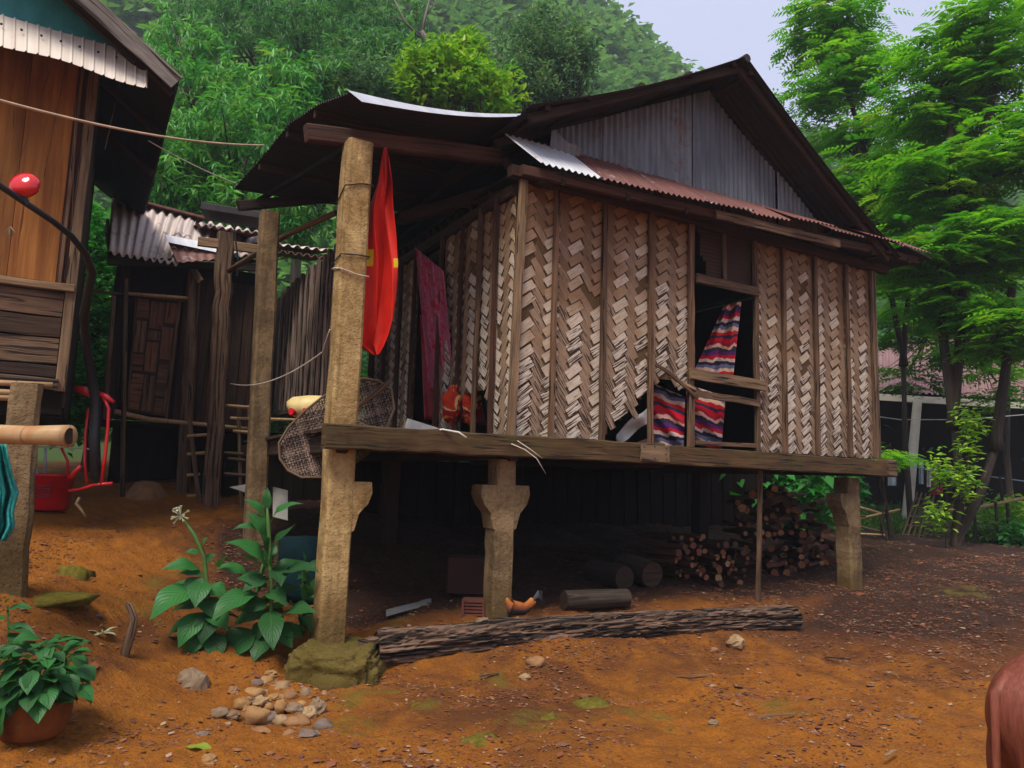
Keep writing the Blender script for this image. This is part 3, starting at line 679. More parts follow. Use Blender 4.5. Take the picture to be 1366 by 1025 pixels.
# window members
def hrail(name, t0, t1, z0, z1, h, mat, off=-.09, th=.03, lab=None):
    m = MB(); m.beam((t0, off, z0), (t1, off, z1), th, h, seg=5, jit=.004, ch=.1); return hb(name, m, mat, label=lab)
hrail('window_rail', 3.95, 4.94, 3.77, 3.76, .11, 'wood', lab='top rail of the window opening')
hrail('window_rail', 3.84, 5.04, 2.67, 2.63, .12, 'woodlight', -.10, .04, 'pale sill rail of the window opening')
hrail('window_rail', 3.92, 4.93, 2.46, 2.42, .075, 'wood', -.085, .03)
hrail('window_rail', 3.95, 4.93, 1.915, 1.925, .05, 'wood', -.04, .04)
m = MB(); m.beam((3.36, -.075, 2.72), (3.96, -.09, 2.40), .02, .035, seg=4, jit=.004, bow=(0, 0, .03)); hb('loose_lath', m, 'wood')
m = MB(); m.beam((3.55, -.065, 2.62), (3.93, -.085, 2.50), .015, .03, seg=3, jit=.003); hb('loose_lath', m, 'woodlight')
# head plates above the wall
m = MB(); m.beam((1.5, -.07, 4.44), (7.5, -.07, 4.47), .1, .12, seg=10, jit=.004); hb('wall_plate', m, 'woodred')
m = MB(); m.beam((1.45, -.38, 4.33), (7.75, -.36, 4.58), .06, .10, seg=10, jit=.004); hb('eave_beam', m, 'woodred')
m = MB(); m.beam((3.9, -.43, 4.40), (6.0, -.43, 4.46), .03, .10, seg=6, jit=.006); hb('eave_board', m, 'wood')
for i in range(8):
    t = 1.9+i*.8; m = MB(); m.beam((t, .05, 4.58+.015*i), (t, -.42, 4.30+.03*i), .05, .06); hb('bracket', m, 'wooddark')

# ---- woven bamboo
TH = R_(35); PIT = .128; wA = PIT*math.cos(TH); LA = .185; wB = PIT*math.sin(TH)*1.12; LB = .245
PER = (LA*math.cos(TH)+LB*math.sin(TH))
def strip_mesh(kind, L, w, bow, name):
    m = MB(); k = 3
    def fn(a, b): 
        j = 0 if (0 < a < 1) else rr
        return ((a-.5)*L+(rnd(-.006, .006) if a in (0, 1) else 0), -(bow*math.sin(math.pi*a)+.0015), (b-.5)*w*.95)
    rr = 0
    m.surf(fn, k, 1, r=random.random(), uvs=(L, w))
    b = len(m.v)                                           # underside edges give it thickness
    def fn2(a, b_): return ((a-.5)*L, -(bow*math.sin(math.pi*a)-.0015), (b_-.5)*w*.95)
    for (q, s) in ((0, 1), (1, -1)):
        i0 = len(m.v)
        for a in range(k+1): m.v.append(Vector(fn(a/k, q))); m.v.append(Vector(fn2(a/k, q)))
        for a in range(k):
            c = i0+a*2; m.face((c, c+1, c+3, c+2) if s > 0 else (c, c+2, c+3, c+1), [(0, 0)]*4, .5)
    return m
sA = [strip_mesh('A', LA*rnd(.98, 1.1), wA*rnd(.86, 1), .006, 'a').mesh('bamboo_strip', M['weaveA']) for _ in range(7)]
sB = [strip_mesh('B', LB*1.04, wB, .003, 'b').mesh('bamboo_strip', M['weaveB']) for _ in range(5)]
cnt = [0]
def weave(panel_name, a0, a1, z0, z1, pos, ang, keep=lambda a, z: True, objs=False, label=None):
    """pos(a, z, d) -> local point with d metres proud of the panel; ang = z rotation of the panel"""
    bk = MB(); nseg = max(2, int((a1-a0)/.08)); nz_ = int((z1-z0)/.08)
    for i in range(nseg):
        for j in range(nz_):
            aa, ab = a0+(a1-a0)*i/nseg, a0+(a1-a0)*(i+1)/nseg; za, zb = z0+(z1-z0)*j/nz_, z0+(z1-z0)*(j+1)/nz_
            if keep((aa+ab)/2, (za+zb)/2): bk.quad(pos(aa, za, -.008), pos(ab, za, -.008), pos(ab, zb, -.008), pos(aa, zb, -.008))
    pn = hb(panel_name, bk, 'weaveback', label=label, thick=.006)
    mA, mB_ = MB(), MB(); i0 = int(math.floor(a0/PER))-1; i1 = int(a1/PER)+2
    for i in range(i0, i1):
        for kind in 'AB':
            ca = i*PER+(0 if kind == 'A' else PER*.5)
            th = TH if kind == 'A' else TH-math.pi/2
            j0 = int(z0/PIT)-2; j1 = int(z1/PIT)+2; L, w = (LA, wA) if kind == 'A' else (LB, wB)
            for j in range(j0, j1):
                cz = j*PIT+(math.tan(TH)*0 if kind == 'A' else PIT*.5)+rnd(-.006, .006); a = ca+rnd(-.007, .007); ph = th+rnd(-.06, .06)
                if not keep(a, cz) or a < a0-.07 or a > a1+.07 or cz < z0-.03 or cz > z1+.03: continue
                hx = L/2*abs(math.cos(ph))+w/2*abs(math.sin(ph)); hz = L/2*abs(math.sin(ph))+w/2*abs(math.cos(ph))
                if random.random() < .02: continue
                inside = a-hx > a0-.02 and a+hx < a1+.02 and cz-hz > z0-.01 and cz+hz < z1+.02
                d = .003 if kind == 'A' else .0
                lift = rnd(0, .003)
                if inside and objs and cnt[0] < 300:
                    cnt[0] += 1; o = bpy.data.objects.new('bamboo_strip', random.choice(sA if kind == 'A' else sB)); link(o, pn)
                    o.location = pos(a, cz, d+lift); o.rotation_euler = Matrix.Rotation(ang, 3, 'Z').to_euler()
                    o.rotation_euler = (Matrix.Rotation(ang, 3, 'Z') @ Matrix.Rotation(-ph, 3, 'Y') @ Matrix.Rotation(rnd(-.03, .03), 3, 'X')).to_euler()
                else:
                    m = mA if kind == 'A' else mB_; cs, sn = math.cos(ph), math.sin(ph); r = random.random(); bw = .006 if kind == 'A' else .003; w_ = w*rnd(.86, 1) if kind == 'A' else w
                    fr = lambda x, y: pos(min(a1+.01, max(a0-.01, a+x*cs-y*sn)), min(z1, max(z0, cz+x*sn+y*cs)), d+lift+bw*math.sin(math.pi*(x/L+.5)))
                    m.surf(lambda p, q: fr((p-.5)*L, (q-.5)*w_*.95), 3, 1, r=r, uvs=(L, w))
    if mA.v: hb('pale_weave', mA, 'weaveA', kind='stuff', parent=pn)
    if mB_.v: hb('brown_weave', mB_, 'weaveB', kind='stuff', parent=pn)
    return pn
front = lambda a, z, d: Vector((a, -.015-d, z))
k1 = lambda a, z: not (z < 2.02+(a-2.78)*.75)                       # torn corner
k2 = lambda a, z: not (z < 2.60-(a-3.31)*.15 )
weave('woven_panel', 1.66, 2.07, FZ, TZ, front, 0, objs=True)
weave('woven_panel', 2.07, 2.68, FZ, TZ, front, 0, objs=True)
weave('woven_panel', 2.68, 3.31, FZ, TZ, front, 0, k1, objs=True, label='woven panel torn open at its lower right corner')
weave('woven_panel', 3.31, 3.90, FZ, TZ, front, 0, k2, label='woven panel torn away below the window sill')
for a, b in ((4.94, 5.44), (5.44, 6.03), (6.03, 6.65), (6.65, 7.22)): weave('woven_panel', a, b, FZ, TZ, front, 0)
kk = lambda a, z: not (a < 4.2 and 3.83 < z < 4.2+.2*math.sin(a*30))
for a, b in ((3.94, 4.42), (4.46, 4.92)):
    m = MB(); nn = 10
    for i in range(nn):
        for j in range(14):
            aa, ab = a+(b-a)*i/nn, a+(b-a)*(i+1)/nn; za, zb = 3.8+.63*j/14, 3.8+.63*(j+1)/14
            if kk((aa+ab)/2, (za+zb)/2): m.quad((aa, .0, za), (ab, .0, za), (ab, .0, zb), (aa, .0, zb), r=.3)
    hb('transom_panel', m, 'woodred', thick=.006, label='brown board above the window with a ragged hole' if a < 4 else None)
m = MB(); m.beam((4.44, -.03, 3.82), (4.44, -.03, 4.43), .05, .04, up=(0, 1, 0)); hb('batten', m, 'wood')
# porch-side wall (plane x = 1.62), doorway between y 1.78 and 2.4
side = lambda a, z, d: Vector((1.62-d, a, z))
SB = [.30, .66, 1.08, 1.62, 2.42, 2.9, 3.4, 3.9]
for i, n in enumerate(SB):
    m = MB(); m.beam((1.57, n, FZ), (1.57, n, 4.3), .035, .05, up=(1, 0, 0), seg=8, jit=.004); hb('batten', m, 'woodred' if i not in (1,) else 'wood')
for i, (a, b) in enumerate(((.0, .30), (.30, .66), (.66, 1.08), (1.08, 1.62), (2.42, 2.9), (2.9, 3.4), (3.4, 3.9))):
    weave('woven_panel', a, b, FZ, 4.25, side, -math.pi/2, (lambda a_, z: z > 2.35 or a_ < .3) if 1 <= i <= 2 else (lambda a_, z: True))
m = MB(); m.beam((1.62, 0, 4.3), (1.62, 4.1, 4.3), .1, .12, seg=6, jit=.004); hb('wall_plate', m, 'wooddark')
m = MB(); m.beam((1.62, 1.62, 4.1), (1.62, 2.42, 4.1), .06, .1); hb('door_lintel', m, 'wooddark')
# blind shell: back wall, far wall, ceiling, light-stopping screens added below
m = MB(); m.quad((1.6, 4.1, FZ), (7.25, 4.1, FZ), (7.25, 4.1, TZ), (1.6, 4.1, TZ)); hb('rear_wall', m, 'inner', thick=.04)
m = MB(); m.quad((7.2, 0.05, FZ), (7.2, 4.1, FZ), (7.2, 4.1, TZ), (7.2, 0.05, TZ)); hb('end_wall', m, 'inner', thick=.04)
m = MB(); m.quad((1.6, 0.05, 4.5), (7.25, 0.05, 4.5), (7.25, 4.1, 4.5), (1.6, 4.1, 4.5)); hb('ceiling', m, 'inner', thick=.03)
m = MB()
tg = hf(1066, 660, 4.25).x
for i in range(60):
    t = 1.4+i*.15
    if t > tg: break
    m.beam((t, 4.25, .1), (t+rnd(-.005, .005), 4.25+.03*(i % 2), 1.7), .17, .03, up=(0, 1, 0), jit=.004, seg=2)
hb('light_stop_screen', m, 'inner', kind='stuff')  # slats added to keep light from behind out of the undercroft
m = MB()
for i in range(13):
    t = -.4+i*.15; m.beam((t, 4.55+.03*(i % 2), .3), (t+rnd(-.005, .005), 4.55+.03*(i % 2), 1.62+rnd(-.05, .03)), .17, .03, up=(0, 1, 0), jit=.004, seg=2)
hb('light_stop_screen', m, 'inner', kind='stuff')  # second row added behind the porch to stop light entering there
# ---- roofs
def corr(P, nrm, na, nb, amp, waves, uvs, jag=0):
    """P(a,b) point; corrugations run along b, waves across a"""
    m = MB(); nrm = Vector(nrm)
    def fn(a, b): return Vector(P(a, b))+nrm*amp*math.sin(a*waves*2*math.pi)
    m.surf(fn, na, nb, uvs=uvs); return m
# gable sheets (plane y = .02), corrugations vertical
AP_T, AP_Z = 4.28, 6.20
def rl(t): return AP_Z-(AP_T-t)*.50 if t < AP_T else AP_Z-(t-AP_T)*.66
GS = [(2.05, 2.75, .03), (2.70, 3.42, .015), (3.36, 4.02, .03), (3.98, 4.32, .01), (4.28, 5.40, .03), (5.42, 6.2, .012), (6.15, 6.95, .028)]
for (a, b, n) in GS:
    w = b-a; wv = round(w/.076)
    def P(x, y, a=a, w=w, n=n):
        t = a+w*x; top = max(4.62, rl(t)-.03); return (t, n+.02*math.sin(t*3), 4.60+(top-4.60)*y)
    hb('gable_sheet', corr(P, (0, -1, 0), wv*6, 3, .010, wv, (w, 2)), 'tin', thick=.002, smooth=False)
# main roof slopes, front overhang to y = -.55
def slope(t0, t1, tag_):
    n = 11; y0 = -.55
    for i in range(n):
        a = y0+i*.62
        def P(x, y, a=a): 
            t = t0+(t1-t0)*y; s = -.07*math.sin(math.pi*y)*(1 if i < 9 else 1); return (t, a+.66*x, rl(t)+.12+s+(.012 if i % 2 else 0))
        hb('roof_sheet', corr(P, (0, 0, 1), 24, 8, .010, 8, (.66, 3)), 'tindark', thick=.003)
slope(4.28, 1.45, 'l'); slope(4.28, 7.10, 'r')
m = MB(); m.tube([(4.28, -.57, 6.29), (4.28, 6.2, 6.29)], .05, 8); hb('ridge_cap', m, 'tindark')
for (a, b) in ((1.5, 4.28), (7.0, 4.28)):                              # barge rafters just inside the overhang, rafters behind
    for k, y in enumerate((-.42, .25)):
        m = MB(); m.beam((a, y, rl(a)+.03), (b, y, rl(b)+.03), .05, .09, seg=6, jit=.004); hb('rafter', m, 'wooddark')
for (t0, t1) in ((4.28, 1.6), (4.28, 7.0)):
    for f in (.05, .3, .55, .8, .98):
        t = t0+(t1-t0)*f; m = MB(); m.beam((t, -.5, rl(t)+.075), (t, 6, rl(t)+.075), .06, .05, seg=2); hb('purlin', m, 'wooddark')
# rust-red skirt roof along the foot of the gable
n = 9; T0, T1 = 1.60, 7.80
for i in range(n):
    a = T0+(T1-T0)/n*i; w = (T1-T0)/n+.06; wv = 10; dz = rnd(-.02, .02); dy = rnd(-.05, .05)
    def P(x, y, a=a, w=w, dz=dz, dy=dy):
        t = a+w*x; f = (t-T0)/(T1-T0); return (t-.12*(1-y)*(1 if i == 0 else 0), .02-(.54+dy)*y, 4.84+.14*f+dz-(.46-.16*f)*y-.025*math.sin(f*7)*y)
    o = hb('skirt_sheet', corr(P, (0, 0, 1), wv*6, 3, .013, wv, (w, .6)), 'tinrust' if i else 'tinlight', thick=.002)
    if i == 0: o['label'] = 'paler zinc sheet at the porch end of the skirt roof'
m = MB(); m.surf(lambda a, b: (1.98+.35*a, -.02-.04*b-.05*a*b, 4.72+.28*b*(1-a*.5)+.02*math.sin(a*9)), 6, 3); hb('loose_flashing', m, 'tin', thick=.003, label='crumpled loose tin at the left foot of the gable')
# right lower apron in shade
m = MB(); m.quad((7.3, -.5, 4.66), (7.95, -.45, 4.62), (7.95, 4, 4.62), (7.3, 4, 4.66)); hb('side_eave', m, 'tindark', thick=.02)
# ---- porch roof
LP = [hat(465, 124, 5.95), hat(425, 140, 6.6), hat(388, 163, 7.3), hat(352, 207, 8.1), hat(312, 252, 8.9)]
RP = [hat(730, 152, 7.05), hat(640, 160, 8.0), hat(600, 170, 8.8), hat(560, 185, 9.6), hat(520, 200, 10.4)]
for k, q in enumerate(RP): RP[k] = Vector((2.0, LP[k].y+.05, 5.13+.02*k))
def pl(A, f):
    f = max(0, min(.9999, f))*(len(A)-1); i = int(f); return A[i].lerp(A[i+1], f-i)
for i in range(6):
    f0, f1 = i/6, (i+1)/6+.02
    def P(x, y, f0=f0, f1=f1):
        f = f0+(f1-f0)*x; a = pl(LP, f); b = pl(RP, f); p = a.lerp(b, y); p.z -= .07*math.sin(math.pi*y)*(1-.5*f); p.z += .006*(i % 2); return p
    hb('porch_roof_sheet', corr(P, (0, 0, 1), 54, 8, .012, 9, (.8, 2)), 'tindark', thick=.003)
# turned-down pale strip along its front edge
a0, b0 = hat(463, 123, 5.93), hat(730, 153, 7.03)
def P(x, y):
    q = a0.lerp(b0, x); q.z += -.085*math.sin(math.pi*x)+.012; w = (1-x)**.6*(1-.35*math.sin(x*3)); return q+Vector((.0, -.10*y*w-.01, -.12*y*w)) + Vector((.10*y*(1-x), 0, 0))
hb('edge_sheet', MB().surf(P, 20, 2, uvs=(2, .2)), 'tinlight', thick=.002, label='pale rust-spotted tin strip along the porch roof edge')
# porch beams and poles
def bm(name, a, b, w, h, mat='wood', seg=6, jit=.004, label=None, bow=None):
    m = MB(); m.beam(a, b, w, h, seg=seg, jit=jit, bow=bow); return hb(name, m, mat, label=label)
bm('porch_beam', hat(408, 177, 6.05), hat(665, 210, 7.2), .1, .15, 'woodred', label='cross beam resting on the flag post')
bm('porch_beam', hat(736, 236, 6.95), hat(535, 292, 9.0), .1, .15, 'woodred')
bm('porch_rafter', LP[0]+Vector((.35, .5, -.09)), LP[4]+Vector((.3, 0, -.09)), .05, .06, 'inner')
for f in (.3, .55, .8): bm('porch_rafter', pl(LP, f)+Vector((.02, 0, -.05)), pl(RP, f)+Vector((0, 0, -.1)), .06, .07, 'wooddark')
bm('porch_beam', hat(318, 275, 8.6), hat(470, 262, 9.6), .08, .12, 'wooddark')
m = MB(); m.tube([hat(305, 362, 9.2), hat(380, 315, 8.8), hat(448, 284, 8.4)], .035, 8, jit=.05); hb('brace_pole', m, 'wood', smooth=True)
bm('strut', hat(672, 212, 7.2), hat(690, 240, 7.3), .07, .07, 'woodred')
m = MB()
for k in range(14):
    f = k/13; m.beam((1.75-.1*rnd(0, 1), .6+f*2.6, 4.28), (1.62, .6+f*2.6, 4.42+rnd(0, .12)), .02, .05)
hb('wall_top_scraps', m, 'wooddark', kind='stuff')
# leaning prop under the floor beam
prop = thing('prop_pole', 'thin upright prop pole standing in front of the firewood', 'pole', H(5.0, .02, .1)); m = MB()
m.beam(H(4.98, .02, .12), H(5.0, -.03, 1.64), .05, .05, seg=6, jit=.004); m.build('pole', M['wood'], prop)

# footing
ft = thing('mossy_footing', 'rough mossy rock footing carrying the tall porch post', 'rock', H(0, 0, -.1))
def blob(c, r, seed, n1=18, n2=12, amp=.18, flat=None, fq=1.6, sq=1):
    m = MB(); c = Vector(c)
    def fn(a, b):
        th = a*2*math.pi; ph = (b-.5)*math.pi; d = Vector((math.cos(th)*math.cos(ph), math.sin(th)*math.cos(ph), math.sin(ph)))
        k = 1+amp*mnoise.fractal(d*fq+Vector((seed*3.1, seed*1.7, 0)), .8, 2, 4); e = sq; d2 = Vector([math.copysign(abs(q)**e, q) for q in d]); p = Vector((d2.x*r[0], d2.y*r[1], d2.z*r[2]))*k
        if flat is not None: p.z = min(p.z, flat+.012*mnoise.noise(p*9))
        return c+p
    m.surf(fn, n1, n2, r=random.random()); return m
o = blob(H(.06, -.08, -.14), (.36, .36, .26), 3, 110, 70, .13, None, 2.6, .5).build('footing_rock', M['footing'], ft, smooth=True)
# ------------------------------------------------------------------ REAR KITCHEN WING (ribbed wall behind the porch)
def gp(px, py):
    d = ray(px, py); k = .5/FP
    lo = CAM+d*(2/d.y)
    for i in range(900):
        p = CAM+d*((2+i*.03)/d.y)
        if p.z < gz(p.x, p.y): return Vector((p.x, p.y, gz(p.x, p.y)))
    return p
kit = thing('rear_kitchen', 'ribbed dark kitchen wing with rusty corrugated roof ends behind the porch posts', 'shed', OO, R_(30))
def kb(name, m, mat, parent=None, label=None, thick=None, kind=None):
    o = m.build(name, M[mat], parent or kit, off=(0, 0, 0), thick=thick, kind=kind)
    if label: o['label'] = label
    return o
KT = .75
nA, nB = hs(437, 430, KT).y, hs(372, 430, KT).y; zT = hs(437, 338, KT).z; zB = hs(437, 532, KT).z
m = MB(); m.quad((KT+.05, nA-.5, zB), (KT+.05, nB+.8, zB), (KT+.05, nB+.8, zT), (KT+.05, nA-.5, zT)); kb('wall_backing', m, 'inner', thick=.02)
for i in range(12):
    px = 452-i*8.2+ (i*i*.12); n = hs(px, 430, KT).y; m = MB(); m.beam((KT, n, zB+rnd(-.03, .03)), (KT-.01, n+rnd(-.01, .01), zT), .035+.012*(i % 3), .085, up=(0, 1, 0), seg=8, jit=.004); kb('wall_rib', m, 'rib')
m = MB(); m.beam((KT-.02, nA-.6, zB-.04), (KT-.02, nB+1, zB-.04), .06, .08); kb('sole_plate', m, 'wooddark')
for (a, b, z, mt) in ((345, 445, 335, 'asbestos'), (355, 440, 345, 'tinrust'), (262, 350, 312, 'tinrust')):
    pa, pb = hat(a, z-12, 10.5), hat(b, z, 10.2)
    m = corr(lambda x, y: pa.lerp(pb, x)+Vector((0, 1.2*y, .28*y)), (0, 0, 1), 60, 3, .025, 8, (1, 1)); kb('roof_sheet', m, mt, thick=.006)
def timber(label, a, b, w, mat='plank', jit=.008, name='timber_post', cat='post', h=None):
    t = thing(name, label, cat, (a.x, a.y, gz(a.x, a.y))); m = MB(); m.beam(Vector((a.x, a.y, gz(a.x, a.y)-.1)), b, w, h or w, up=VV, seg=18, jit=jit, ch=.14); m.build('shaft', M[mat], t); return t
p3 = timber('rough-hewn timber post with a short crossbar nailed across its top', at(283, 665, 9.6), at(301, 312, 9.6), .2, jit=.012)
m = MB(); m.beam(at(264, 322, 9.45), at(352, 334, 9.75), .06, .12, seg=4, jit=.004); m.build('crossbar', M['woodlight'], p3)
m = MB(); m.tube([at(312, 300, 9.4), at(318, 350, 9.4), at(316, 368, 9.4)], .012, 5); m.build('wire_tie', M['black'], p3)
timber('thinner timber post nearest the bamboo hut door', at(244, 648, 10.3), at(259, 365, 10.3), .16, jit=.008)
m = MB(); m.beam(at(254, 352, 10.2), at(268, 376, 10.1), .03, .09); o = m.build('wood_offcut', M['woodlight']); tag(o, 'pale wood offcut leaning on top of the thinner timber post', 'wood')
# bamboo ladder and shelf between the posts
lad = thing('bamboo_ladder', 'short bamboo ladder between the two timber posts', 'ladder', at(270, 660, 9.9))
for (a, b) in (((253, 560), (268, 690)), ((283, 560), (290, 690))): m = MB(); m.tube([at(*a, 10), at(*b, 9.8)], .03, 7); m.build('rail', M['bamboodark'], lad)
for y in (582, 606, 634, 662): m = MB(); m.tube([at(250, y, 9.95), at(288, y-3, 9.9)], .022, 6); m.build('rung', M['bamboo'], lad)
rk = thing('bamboo_rack', 'bamboo rack of thin poles seen between the timber post and the porch post', 'rack', at(330, 660, 9.6))
for (y, a, b) in ((541, 302, 338), (558, 308, 420), (575, 312, 345), (604, 300, 345), (612, 305, 338), (632, 300, 340), (650, 312, 345), (676, 300, 345)):
    m = MB(); m.tube([at(a, y, 9.7), at(b, y+3, 9.5)], .022, 6); m.build('rack_pole', M['bamboo'] if y < 600 else M['bamboodark'], rk)
for x in (318, 332): m = MB(); m.tube([at(x, 540, 9.7), at(x+4, 690, 9.6)], .025, 6); m.build('rack_upright', M['bamboodark'], rk)

# ------------------------------------------------------------------ BAMBOO HUT on the left, fibre-cement roof
HN = 5.15
hut = thing('bamboo_hut', 'small bamboo hut with a mossy fibre-cement roof and a woven door', 'hut', OO, R_(30))
def ub(name, m, mat, parent=None, label=None, thick=None, kind=None, smooth=False):
    o = m.build(name, M[mat], parent or hut, off=(0, 0, 0), thick=thick, kind=kind, smooth=smooth)
    if label: o['label'] = label
    return o
def hq(px, py): return hf(px, py, HN)
a, b, c, d = hf(145, 337, HN-.35), hf(236, 354, HN-.35), hf(262, 292, HN+.9), hf(149, 266, HN+.9)
for k in range(3):
    f0, f1 = k/3, (k+1)/3+.01
    def P(x, y): 
        f = f0+(f1-f0)*x; return a.lerp(b, f).lerp(d.lerp(c, f), y)+Vector((0, 0, .006*k))
    ub('roof_sheet', corr(P, (0, -.4, .9), 24, 6, .030, 3, (.6, 1.3)), 'asbestos', thick=.008, smooth=True)
a2, b2_, c2, d2 = hf(228, 332, HN-.3), hf(350, 345, HN-.3), hf(350, 312, HN+.9), hf(240, 290, HN+.9)
for k in range(3):
    f0, f1 = k/3, (k+1)/3+.01
    def P(x, y): f = f0+(f1-f0)*x; return a2.lerp(b2_, f).lerp(d2.lerp(c2, f), y)+Vector((0, 0, .006*k))
    ub('roof_sheet', corr(P, (0, -.4, .9), 24, 6, .028, 3, (.6, 1.3)), 'asbestos', thick=.008, smooth=True)
q = [hf(236, 354, HN-.37), hf(306, 348, HN-.37), hf(306, 336, HN-.25), hf(222, 322, HN-.2)]; m = MB(); m.surf(lambda x, y: q[0].lerp(q[1], x).lerp(q[3].lerp(q[2], x), y)+Vector((0, -.02, .03+.01*math.sin(x*40))), 40, 2); ub('patch_sheet', m, 'tinrust', thick=.003, label='rusty patch sheet along the hut eave')
q2 = [hf(222, 330, HN-.3), hf(290, 344, HN-.3), hf(290, 334, HN-.2), hf(220, 320, HN-.15)]; m = MB(); m.surf(lambda x, y: q2[0].lerp(q2[1], x).lerp(q2[3].lerp(q2[2], x), y)+Vector((0, -.05, .06)), 6, 2); ub('patch_sheet', m, 'tinlight', thick=.003, label='bluish zinc patch on the hut roof')
m = MB(); m.beam(hf(150, 264, HN+.88)+Vector((0, 0, .03)), hf(272, 296, HN+.88)+Vector((0, 0, .03)), .24, .035, seg=4, jit=.003); ub('ridge_cap', m, 'tinrust')
m = MB(); m.beam(hf(272, 282, HN+.5), hf(360, 296, HN+.2), .5, .12, seg=2); ub('ridge_board', m, 'tindark')
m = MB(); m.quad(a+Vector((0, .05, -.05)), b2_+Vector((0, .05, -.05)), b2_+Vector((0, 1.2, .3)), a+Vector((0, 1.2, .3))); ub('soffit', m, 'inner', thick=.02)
m = MB(); m.beam(a+Vector((0, .1, -.1)), b2_+Vector((0, .1, -.12)), .06, .1); ub('eave_pole', m, 'wooddark')
# walls
z0 = hq(170, 560).z; z1 = hq(170, 352).z-.05; tL = hq(148, 450).x; tR = hq(345, 450).x
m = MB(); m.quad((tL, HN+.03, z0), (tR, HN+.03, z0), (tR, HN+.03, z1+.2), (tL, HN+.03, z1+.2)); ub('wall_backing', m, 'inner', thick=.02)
k = 14
for i in range(k):
    t = tL+.02+(tR-tL)*(i+.5)/k
    if hq(172, 450).x < t < hq(236, 450).x: continue
    m = MB(); m.beam((t, HN, z0), (t+.02, HN, z1), (tR-tL)/k*.93, .02, up=(0, 1, 0), seg=5, jit=.004); ub('wall_board', m, 'wooddark' if i < 3 or i > 9 else 'woodred')
dr = hb  # door
dA, dB, dC, dD = hf(170, 548, HN-.05), hf(222, 556, HN-.05), hf(240, 402, HN-.05), hf(182, 398, HN-.05)
def dp(u, v, n=0): p = dA.lerp(dB, u).lerp(dD.lerp(dC, u), v); p.y -= n; return p
m = MB(); m.quad(dp(0, 0), dp(1, 0), dp(1, 1), dp(0, 1)); door = ub('door', m, 'wooddark', thick=.015, label='patched woven bamboo door')
for (u0, u1, v0, v1) in ((.02, .3, .82, 1), (.34, .66, .74, .98), (.70, .95, .80, .98), (.02, .28, .52, .80), (.32, .60, .36, .62), (.66, .95, .48, .76), (.34, .62, .64, .72), (.02, .28, .36, .5), (.66, .95, .16, .44), (.02, .3, .02, .33), (.34, .62, .02, .33), (.66, .95, .0, .14)):
    pm = MB(); vert = random.random() < .5
    A, B, C_, D_ = dp(u0, v0, .012), dp(u1, v0, .012), dp(u1, v1, .012), dp(u0, v1, .012)
    pm.beam((A+D_)/2 if not vert else (A+B)/2, (B+C_)/2 if not vert else (C_+D_)/2, (D_-A).length if not vert else .012, .012 if not vert else (B-A).length, up=(0, 1, 0) if not vert else (1, 0, 0), seg=3, jit=.003)
    ub('door_slat', pm, random.choice(['doorwood', 'wood', 'doorwood', 'doorwood']), parent=door)
for (u, w) in ((0, .03), (1, .04)): m = MB(); m.beam(dp(u, -.02, .03), dp(u, 1.03, .03), .03, .03); ub('door_frame', m, 'wood', parent=door)
def hpole(name, a, b, r, mat, off=.1): m = MB(); m.tube([hf(*a, HN-off), hf(*b, HN-off)], r, 8, jit=.04); return ub(name, m, mat, smooth=True)
hpole('wall_pole', (118, 388), (248, 402), .022, 'bamboodark'); hpole('wall_pole', (170, 392), (250, 398), .025, 'bamboo', .13); hpole('floor_pole', (152, 549), (200, 560), .035, 'bamboo'); hpole('floor_pole', (195, 559), (345, 574), .03, 'bamboo', .12)
hpole('upright_pole', (168, 372), (163, 670), .03, 'bamboodark', .15); hpole('upright_pole', (152, 395), (140, 560), .03, 'bamboodark', .1)
m = MB(); m.beam(hf(240, 395, HN-.1), hf(218, 555, HN-.1), .02, .04); ub('lath', m, 'wood')
m = MB(); m.beam(hf(285, 400, HN-.06), hf(262, 555, HN-.06), .02, .04); ub('lath', m, 'wooddark')
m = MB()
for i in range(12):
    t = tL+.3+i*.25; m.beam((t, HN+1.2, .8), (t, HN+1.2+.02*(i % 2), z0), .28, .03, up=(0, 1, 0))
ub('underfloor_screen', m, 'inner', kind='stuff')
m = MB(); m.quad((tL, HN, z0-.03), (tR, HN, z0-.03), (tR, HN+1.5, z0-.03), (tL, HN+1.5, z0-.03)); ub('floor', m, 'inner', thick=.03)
# left gable end
m = MB(); m.quad((tL, HN, z0), (tL, HN+1.5, z0), (tL, HN+1.5, z1), (tL, HN, z1)); ub('end_wall', m, 'inner', thick=.02)
m = MB(); m.beam(hf(150, 345, HN-.2), hf(142, 300, HN+.9), .03, .2); ub('verge_board', m, 'wooddark')

